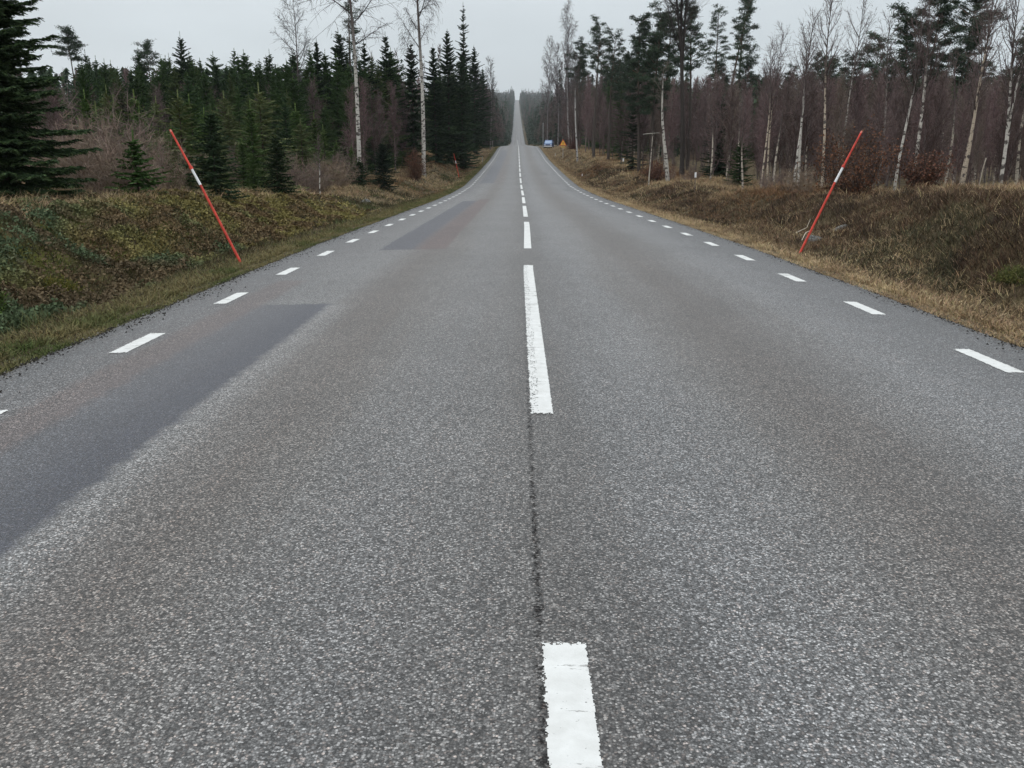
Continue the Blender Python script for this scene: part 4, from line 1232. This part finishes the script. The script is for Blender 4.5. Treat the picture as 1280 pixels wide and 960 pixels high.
def crumbs():
    rng = np.random.default_rng(5); bf = Buf()
    for side, n, spread in ((-1, 5200, .16), (1, 2600, .09)):
        y = sampleY(rng, n, 2, 70, 1.5)
        s = -.04 + np.abs(rng.normal(size=n)) * spread * (.4 + 1.4 * vnoise(y * .9, side, 91))
        u = side * ((WL if side < 0 else WR) - s); x = cxr(y) + u
        z = np.interp(y, RY, RZ) - CAMB * np.abs(u); r = .005 + .013 * rng.random(n) ** 2
        a = rng.random(n) * 6.28; V = []
        for k in range(3):
            V.append(np.stack([x + r * np.cos(a + k * 2.1) * (.7 + .6 * rng.random(n)), y + r * np.sin(a + k * 2.1) * (.8 + .8 * rng.random(n)), z - .001], 1))
        V.append(np.stack([x, y, z + r * .9], 1))
        V = np.stack(V, 1).reshape(-1, 3); i = np.arange(n)[:, None] * 4
        T = np.concatenate([i + np.array([[0, 1, 3]]), i + np.array([[1, 2, 3]]), i + np.array([[2, 0, 3]])])
        c = np.where((rng.random(n) < .8)[:, None], np.array([[.02, .018, .016]]), np.array([[.16, .15, .14]]))
        bf.add(V, T=T, C=np.repeat(c, 4, 0))
    tag(link('gravel', bf.mesh('gravel', M_GRASS)), 'dark crumbs of soil and grit scattered on the edges of the tarmac', 'gravel', kind='stuff')
crumbs()

# ------------------------------------------------------------------ objects
M_ORANGE = simple('orange_red_plastic', (.56, .05, .028), .55, .3, 9)
M_WHITE = simple('white_reflector', (.78, .78, .78), .4, .05, 8)
M_GREYP = simple('galvanised_steel', (.42, .43, .43), .45, .15, 10, .6)
M_PALEW = simple('weathered_pale_wood', (.42, .39, .33), .85, .25, 12)

def solid(name, bm, m, parent=None, bevel=0.0, seg=2, smooth=False):
    if bevel:
        bmesh.ops.bevel(bm, geom=[e for e in bm.edges], offset=bevel, segments=seg, affect='EDGES', profile=.5)
    me = bpy.data.meshes.new(name); bm.to_mesh(me); bm.free()
    if smooth:
        for p in me.polygons: p.use_smooth = True
    for mm in (m if isinstance(m, (list, tuple)) else [m]): me.materials.append(mm)
    return link(name, me, parent)

def cyl(bm, p0, p1, r0, r1, n=14, caps=True):
    p0, p1 = Vector(p0), Vector(p1); d = p1 - p0
    mt = Matrix.Translation((p0 + p1) / 2) @ d.to_track_quat('Z', 'Y').to_matrix().to_4x4()
    bmesh.ops.create_cone(bm, cap_ends=caps, segments=n, radius1=r0, radius2=r1, depth=d.length, matrix=mt)

def boxb(bm, c, s):
    r = bmesh.ops.create_cube(bm, size=1, matrix=Matrix.Translation(c) @ Matrix.Diagonal((*s, 1)))
    return r['verts']

def snow_pole(x, y, dx, L, label, thick=.025):
    b = Vector((x, y, gz(x, y) - .04)); t = thing('snow_pole', label, 'snow pole', b)
    dz = math.sqrt(L * L - dx * dx); D = Vector((dx, .12, dz)).normalized()
    def at(f): return D * (L * f)
    bm = bmesh.new(); cyl(bm, (0, 0, -.1), at(.60), thick, thick * .86); cyl(bm, at(.72), at(.985), thick * .82, thick * .72)
    solid('shaft', bm, M_ORANGE, t, smooth=False)
    bm = bmesh.new(); cyl(bm, at(.60), at(.72), thick * .95, thick * .9); solid('reflective_band', bm, M_WHITE, t)
    bm = bmesh.new(); cyl(bm, at(.985), at(1.0), thick * .85, thick * .6); solid('end_cap', bm, simple('pale_red_cap', (.7, .2, .14), .5), t)
    bm = bmesh.new(); cyl(bm, at(.715), at(.735), thick * 1.3, thick * 1.3); solid('collar', bm, M_ORANGE, t)
    return t
snow_pole(-5.03, 16.5, -1.2, 2.70, 'leaning orange red snow pole with white band on the near left verge')
snow_pole(5.66, 18.3, 1.15, 2.72, 'leaning orange red snow pole with white band on the right verge')
snow_pole(X_at(574, 93), 93, -.55, 2.5, 'distant small orange snow pole on the left verge near the forest', .034)

# marker posts
def marker(px, Y, h, label, wide=.07, tall=.26, col=None):
    x = X_at(px, Y); t = thing('marker_post', label, 'marker post', (x, Y, gz(x, Y) - .05))
    bm = bmesh.new(); cyl(bm, (0, 0, -.1), (0, 0, h), .022, .018, 8); solid('stick', bm, simple('grey_brown_stick', (.13, .1, .08), .8), t)
    bm = bmesh.new(); boxb(bm, (0, -.024, h - .06), (wide, .014, tall)); solid('marker_plate', bm, simple('dull_marker', col, .6) if col else M_WHITE, t, .004, 1)
marker(870, 47, 1.0, 'thin stick with a small white plate below the pine cluster at the right verge', .1)
marker(779, 84, 1.25, 'thin stick with a small pale plate at the right verge beyond the leaning birch', .13)
marker(728, 96, .35, 'tiny white stub in the dry grass of the right verge')
marker(694, 148, .9, 'short pale post in the grass below the blue van', .1, .5, (.4, .38, .33))
marker(603, 118, 1.1, 'short pale post on the grassy left verge before the side road', .09, .7, (.26, .25, .21))
marker(616, 176, 1.8, 'taller pale post at the corner of the left side road', .11, 1.2, (.26, .25, .23))

# pale pole with crossbar
def cross_pole():
    Y = 62; x = X_at(811.5, Y); t = thing('crossbar_pole', 'thin crooked pale pole with a crossbar at its top, left of the leaning birch', 'pole', (x, Y, gz(x, Y) - .1))
    bf = Buf(); P = [(0, 0, 0), (.03, 0, .8), (.08, .02, 1.7), (.13, 0, 2.6), (.17, 0, 3.75)]
    bf.tube(P, [.05, .045, .036, .028, .02], (.4, .36, .3), 8); link('stem', bf.mesh('stem', M_BIRCH, True), t)
    bf = Buf(); bf.tube([(-.5, 0, 3.52), (-.1, 0, 3.56), (.62, 0, 3.62)], [.014, .022, .012], (.36, .35, .3), 6); link('crossbar', bf.mesh('crossbar', M_BARK, True), t)
cross_pole()

# white pole by the crossroads
def tall_pole():
    Y = 207; x = X_at(678.5, Y); t = thing('tall_pole', 'slim pale pole standing at the left corner of the blue van', 'pole', (x, Y, gz(x, Y) - .1))
    bm = bmesh.new(); cyl(bm, (0, 0, 0), (0, 0, 5.5), .085, .06); solid('shaft', bm, M_GREYP, t)
    bm = bmesh.new(); cyl(bm, (0, 0, 5.5), (0, 0, 5.56), .08, .05); solid('cap', bm, M_WHITE, t)
    bm = bmesh.new(); cyl(bm, (0, 0, 0), (0, 0, .5), .13, .12); solid('footing', bm, M_GREYP, t)
tall_pole()

# yellow warning triangle
def warning_sign():
    Y = 152; x = X_at(703.5, Y); t = thing('warning_sign', 'yellow triangular warning sign with red rim and black exclamation mark', 'road sign', (x, Y, gz(x, Y) - .1))
    h0 = hcap(Y, 182.2, gz(x, Y)) + .1
    M_RED = simple('sign_red', (.45, .05, .03), .4, .05); M_YEL = simple('sign_yellow', (.85, .46, .07), .4, .05); M_BLK = simple('sign_black', (.015, .015, .015), .5, .05)
    bm = bmesh.new(); cyl(bm, (0, .06, -.2), (0, .06, h0 + .95), .04, .04); solid('post', bm, M_GREYP, t)
    def tri(r, y0, y1, m, name, corner):
        bm = bmesh.new(); c = (0, h0 + .36)
        pts = []
        for k in range(3):
            a = math.pi / 2 + k * 2.0944; vx, vz = c[0] + r * math.cos(a), c[1] + r * math.sin(a)
            for s_ in (-1, 0, 1):
                b = a + s_ * .9; pts.append((vx - corner * math.cos(a) * 1.0 + corner * math.cos(b), vz - corner * math.sin(a) + corner * math.sin(b)))
        f = bm.faces.new([bm.verts.new((p[0], y0, p[1])) for p in pts])
        e = bmesh.ops.extrude_face_region(bm, geom=[f]); bmesh.ops.translate(bm, verts=[v for v in e['geom'] if isinstance(v, bmesh.types.BMVert)], vec=(0, y1 - y0, 0))
        bmesh.ops.recalc_face_normals(bm, faces=bm.faces)
        solid(name, bm, m, t)
    tri(.66, .0, .018, M_RED, 'rim', .06); tri(.5, -.006, -.001, M_YEL, 'panel', .04)
    bm = bmesh.new()
    vs = [(-.055, .46), (.055, .46), (.03, .2), (-.03, .2)]
    f = bm.faces.new([bm.verts.new((a, -.012, h0 + b + .08)) for a, b in vs]); e = bmesh.ops.extrude_face_region(bm, geom=[f]); bmesh.ops.translate(bm, verts=[v for v in e['geom'] if isinstance(v, bmesh.types.BMVert)], vec=(0, .005, 0))
    cyl(bm, (0, -.012, h0 + .2), (0, -.007, h0 + .2), .045, .045)
    bmesh.ops.recalc_face_normals(bm, faces=bm.faces)
    solid('exclamation_mark', bm, M_BLK, t)
    bm = bmesh.new(); boxb(bm, (0, .01, h0 - .2), (.6, .018, .24)); solid('lower_plate', bm, simple('lower_plate_yellow', (.5, .33, .09), .5), t, .004, 1)
warning_sign()

# blue van waiting by the side road
def van():
    Y = 213; x = X_at(684.6, Y); t = thing('van', 'blue van with pale windscreen and white bumper parked by the crossroads', 'van', (x, Y, gz(x, Y) + .05), R(-8))
    BL = simple('blue_car_paint', (.03, .075, .2), .25, .05); GL = simple('windscreen_glass', (.3, .4, .56), .08, .03)
    DK = simple('black_rubber', (.02, .02, .02), .7); LM = simple('headlight_lens', (.75, .77, .8), .15); WH = simple('white_bumper', (.72, .72, .74), .4, .05)
    W = .95
    prof_ = [(0, .42), (-.02, .78), (.15, 1.0), (.62, 1.08), (1.25, 1.78), (1.6, 1.92), (3.2, 1.95), (4.5, 1.9), (4.72, 1.7), (4.78, .5), (4.6, .35), (.2, .35)]
    bm = bmesh.new(); A = [bm.verts.new((-W, p[0], p[1])) for p in prof_]; B = [bm.verts.new((W, p[0], p[1])) for p in prof_]
    for v, p in zip(A, prof_): v.co.x += .12 * max(0, (p[1] - 1.05))
    for v, p in zip(B, prof_): v.co.x -= .12 * max(0, (p[1] - 1.05))
    bm.faces.new(A[::-1]); bm.faces.new(B)
    n = len(prof_)
    for i in range(n): bm.faces.new((A[i], A[(i + 1) % n], B[(i + 1) % n], B[i]))
    bmesh.ops.recalc_face_normals(bm, faces=bm.faces)
    solid('body', bm, BL, t, .04, 2)
    def quad(name, pts, m, th=.02):
        bm = bmesh.new(); f = bm.faces.new([bm.verts.new(p) for p in pts]); f.normal_update(); nn = f.normal.copy()
        e = bmesh.ops.extrude_face_region(bm, geom=[f]); bmesh.ops.translate(bm, verts=[v for v in e['geom'] if isinstance(v, bmesh.types.BMVert)], vec=nn * th)
        bmesh.ops.recalc_face_normals(bm, faces=bm.faces); return solid(name, bm, m, t)
    quad('windscreen', [(-.82, .66, 1.13), (.82, .66, 1.13), (.72, 1.22, 1.74), (-.72, 1.22, 1.74)], GL)
    for s_ in (-1, 1):
        for (a, b) in ((1.35, 2.2), (2.35, 3.3), (3.4, 4.4)):
            quad('side_window', [(s_ * .935, a, 1.12), (s_ * .935, b, 1.12), (s_ * .875, b, 1.66), (s_ * .875, a + (.3 if a < 2 else 0), 1.66)][::s_], GL, .015)
        bm = bmesh.new(); boxb(bm, (s_ * .7, -.035, .8), (.3, .05, .17)); solid('headlight', bm, LM, t, .02, 2)
        bm = bmesh.new(); boxb(bm, (s_ * 1.06, .95, 1.2), (.16, .1, .22)); solid('wing_mirror', bm, DK, t, .03, 2)
        for yy in (.85, 3.85):
            bm = bmesh.new(); cyl(bm, (s_ * .72, yy, .33), (s_ * .96, yy, .33), .33, .33, 22); wv = solid('wheel', bm, DK, t, .02, 1)
            bm = bmesh.new(); cyl(bm, (s_ * .95, yy, .33), (s_ * .975, yy, .33), .2, .18, 16); solid('hubcap', bm, M_GREYP, wv)
    bm = bmesh.new(); boxb(bm, (0, -.06, .5), (1.84, .14, .24)); solid('bumper', bm, WH, t, .03, 2)
    bm = bmesh.new(); boxb(bm, (0, -.03, .8), (1.0, .04, .15)); solid('grille', bm, DK, t, .01, 1)
van()

# rocks
M_ROCK = simple('granite', (.11, .108, .1), .9, .5, 7)
def rock(x, y, r, seed, label, squash=.7, dz=.0):
    bm = bmesh.new(); bmesh.ops.create_icosphere(bm, subdivisions=4, radius=r)
    for v in bm.verts:
        p = v.co.normalized(); a = float(vnoise(p.x * 2 + seed, p.y * 2 + p.z * 1.7, seed)); b = float(vnoise(p.x * 5 + 3, p.y * 5 + p.z * 4, seed + 1))
        v.co = p * r * (.72 + .5 * a + .14 * b); v.co.z *= squash
    o = solid('rock', bm, M_ROCK, None); o.location = (x, y, gz(x, y) + dz); tag(o, label, 'rock')
rock(7.75, 21.5, .34, 3, 'grey rock half hidden in the grass right of the right snow pole', .7, -.07)
rock(6.7, 20.4, .2, 9, 'small pale stone left of the right snow pole', .6, .0)
rock(X_at(455, 45), 45, .3, 6, 'low stone in the grass at the left verge', .6)

# dead bleached branches lying on the right bank
def stick(pts, r, label):
    P = np.array([(a, b, gz(a, b) + c) for a, b, c in pts]); o0 = P[0].copy()
    bf = Buf(); bf.tube(P - o0, np.linspace(r, r * .4, len(P)), (.4, .35, .28), 6); o = link('fallen_branch', bf.mesh('fallen_branch', M_BARK, True)); o.location = o0
    tag(o, label, 'branch')
stick([(6.35, 20.2, .1), (6.55, 20.6, .24), (6.9, 21.2, .2)], .014, 'short bleached branch lying on the right bank left of the snow pole')
stick([(6.9, 22.5, .12), (7.3, 22.9, .22), (7.6, 23.6, .15)], .012, 'thin pale branch lying in heather above the small pale stone')
stick([(X_at(1225, 31), 31, .1), (X_at(1232, 31), 31.2, .8), (X_at(1238, 31), 31.4, 1.0)][::-1], .025, 'broken pale branch leaning among the birches at the far right')

# lime green fresh plants at the far left of the bank
def herb(x, y, seed, label, h=.34, n=260, col=(.1, .15, .035)):
    rng = np.random.default_rng(seed); bf = Buf(); n *= 3
    p = rng.normal(size=(n, 3)) * np.array([.15, .15, 0]); az = rng.random(n) * 6.28
    d = unit(np.stack([np.cos(az) * .6, np.sin(az) * .6, np.ones(n)], 1)); hh = h * (.3 + .75 * rng.random(n)) * np.exp(-(p[:, 0] ** 2 + p[:, 1] ** 2) * 9)
    e = p + d * hh[:, None]; c = jit(col, rng, n, .4)
    bf.ribbons(p, e, .0025, .002, rside(d, rng), jit((.07, .09, .035), rng, n, .3))
    for q in range(5):
        b0 = p + (e - p) * (.3 + .7 * rng.random((n, 1))); dd = unit(d * .7 + rng.normal(size=(n, 3)) * .6); l = .02 + .03 * rng.random(n)
        bf.ribbons(b0, b0 + dd * l[:, None], .006, .002, rside(dd, rng), c)
    o = link('broom_bush', bf.mesh('broom_bush', M_GRASS)); o.location = (x, y, gz(x, y) - .03); tag(o, label, 'bush')
herb(-6.75, 11.0, 4, 'fresh green bush at the foot of the left bank by the photo edge', .5, 420)
herb(-7.4, 10.9, 5, 'second fresh green bush, further up the left bank', .34)
herb(-6.9, 13.2, 6, 'small yellow green plant low on the left bank', .28, 200, (.14, .13, .03))
herb(7.6, 13.6, 7, 'yellow green plant amid the brown heather on the right bank', .34, 200, (.12, .12, .04))
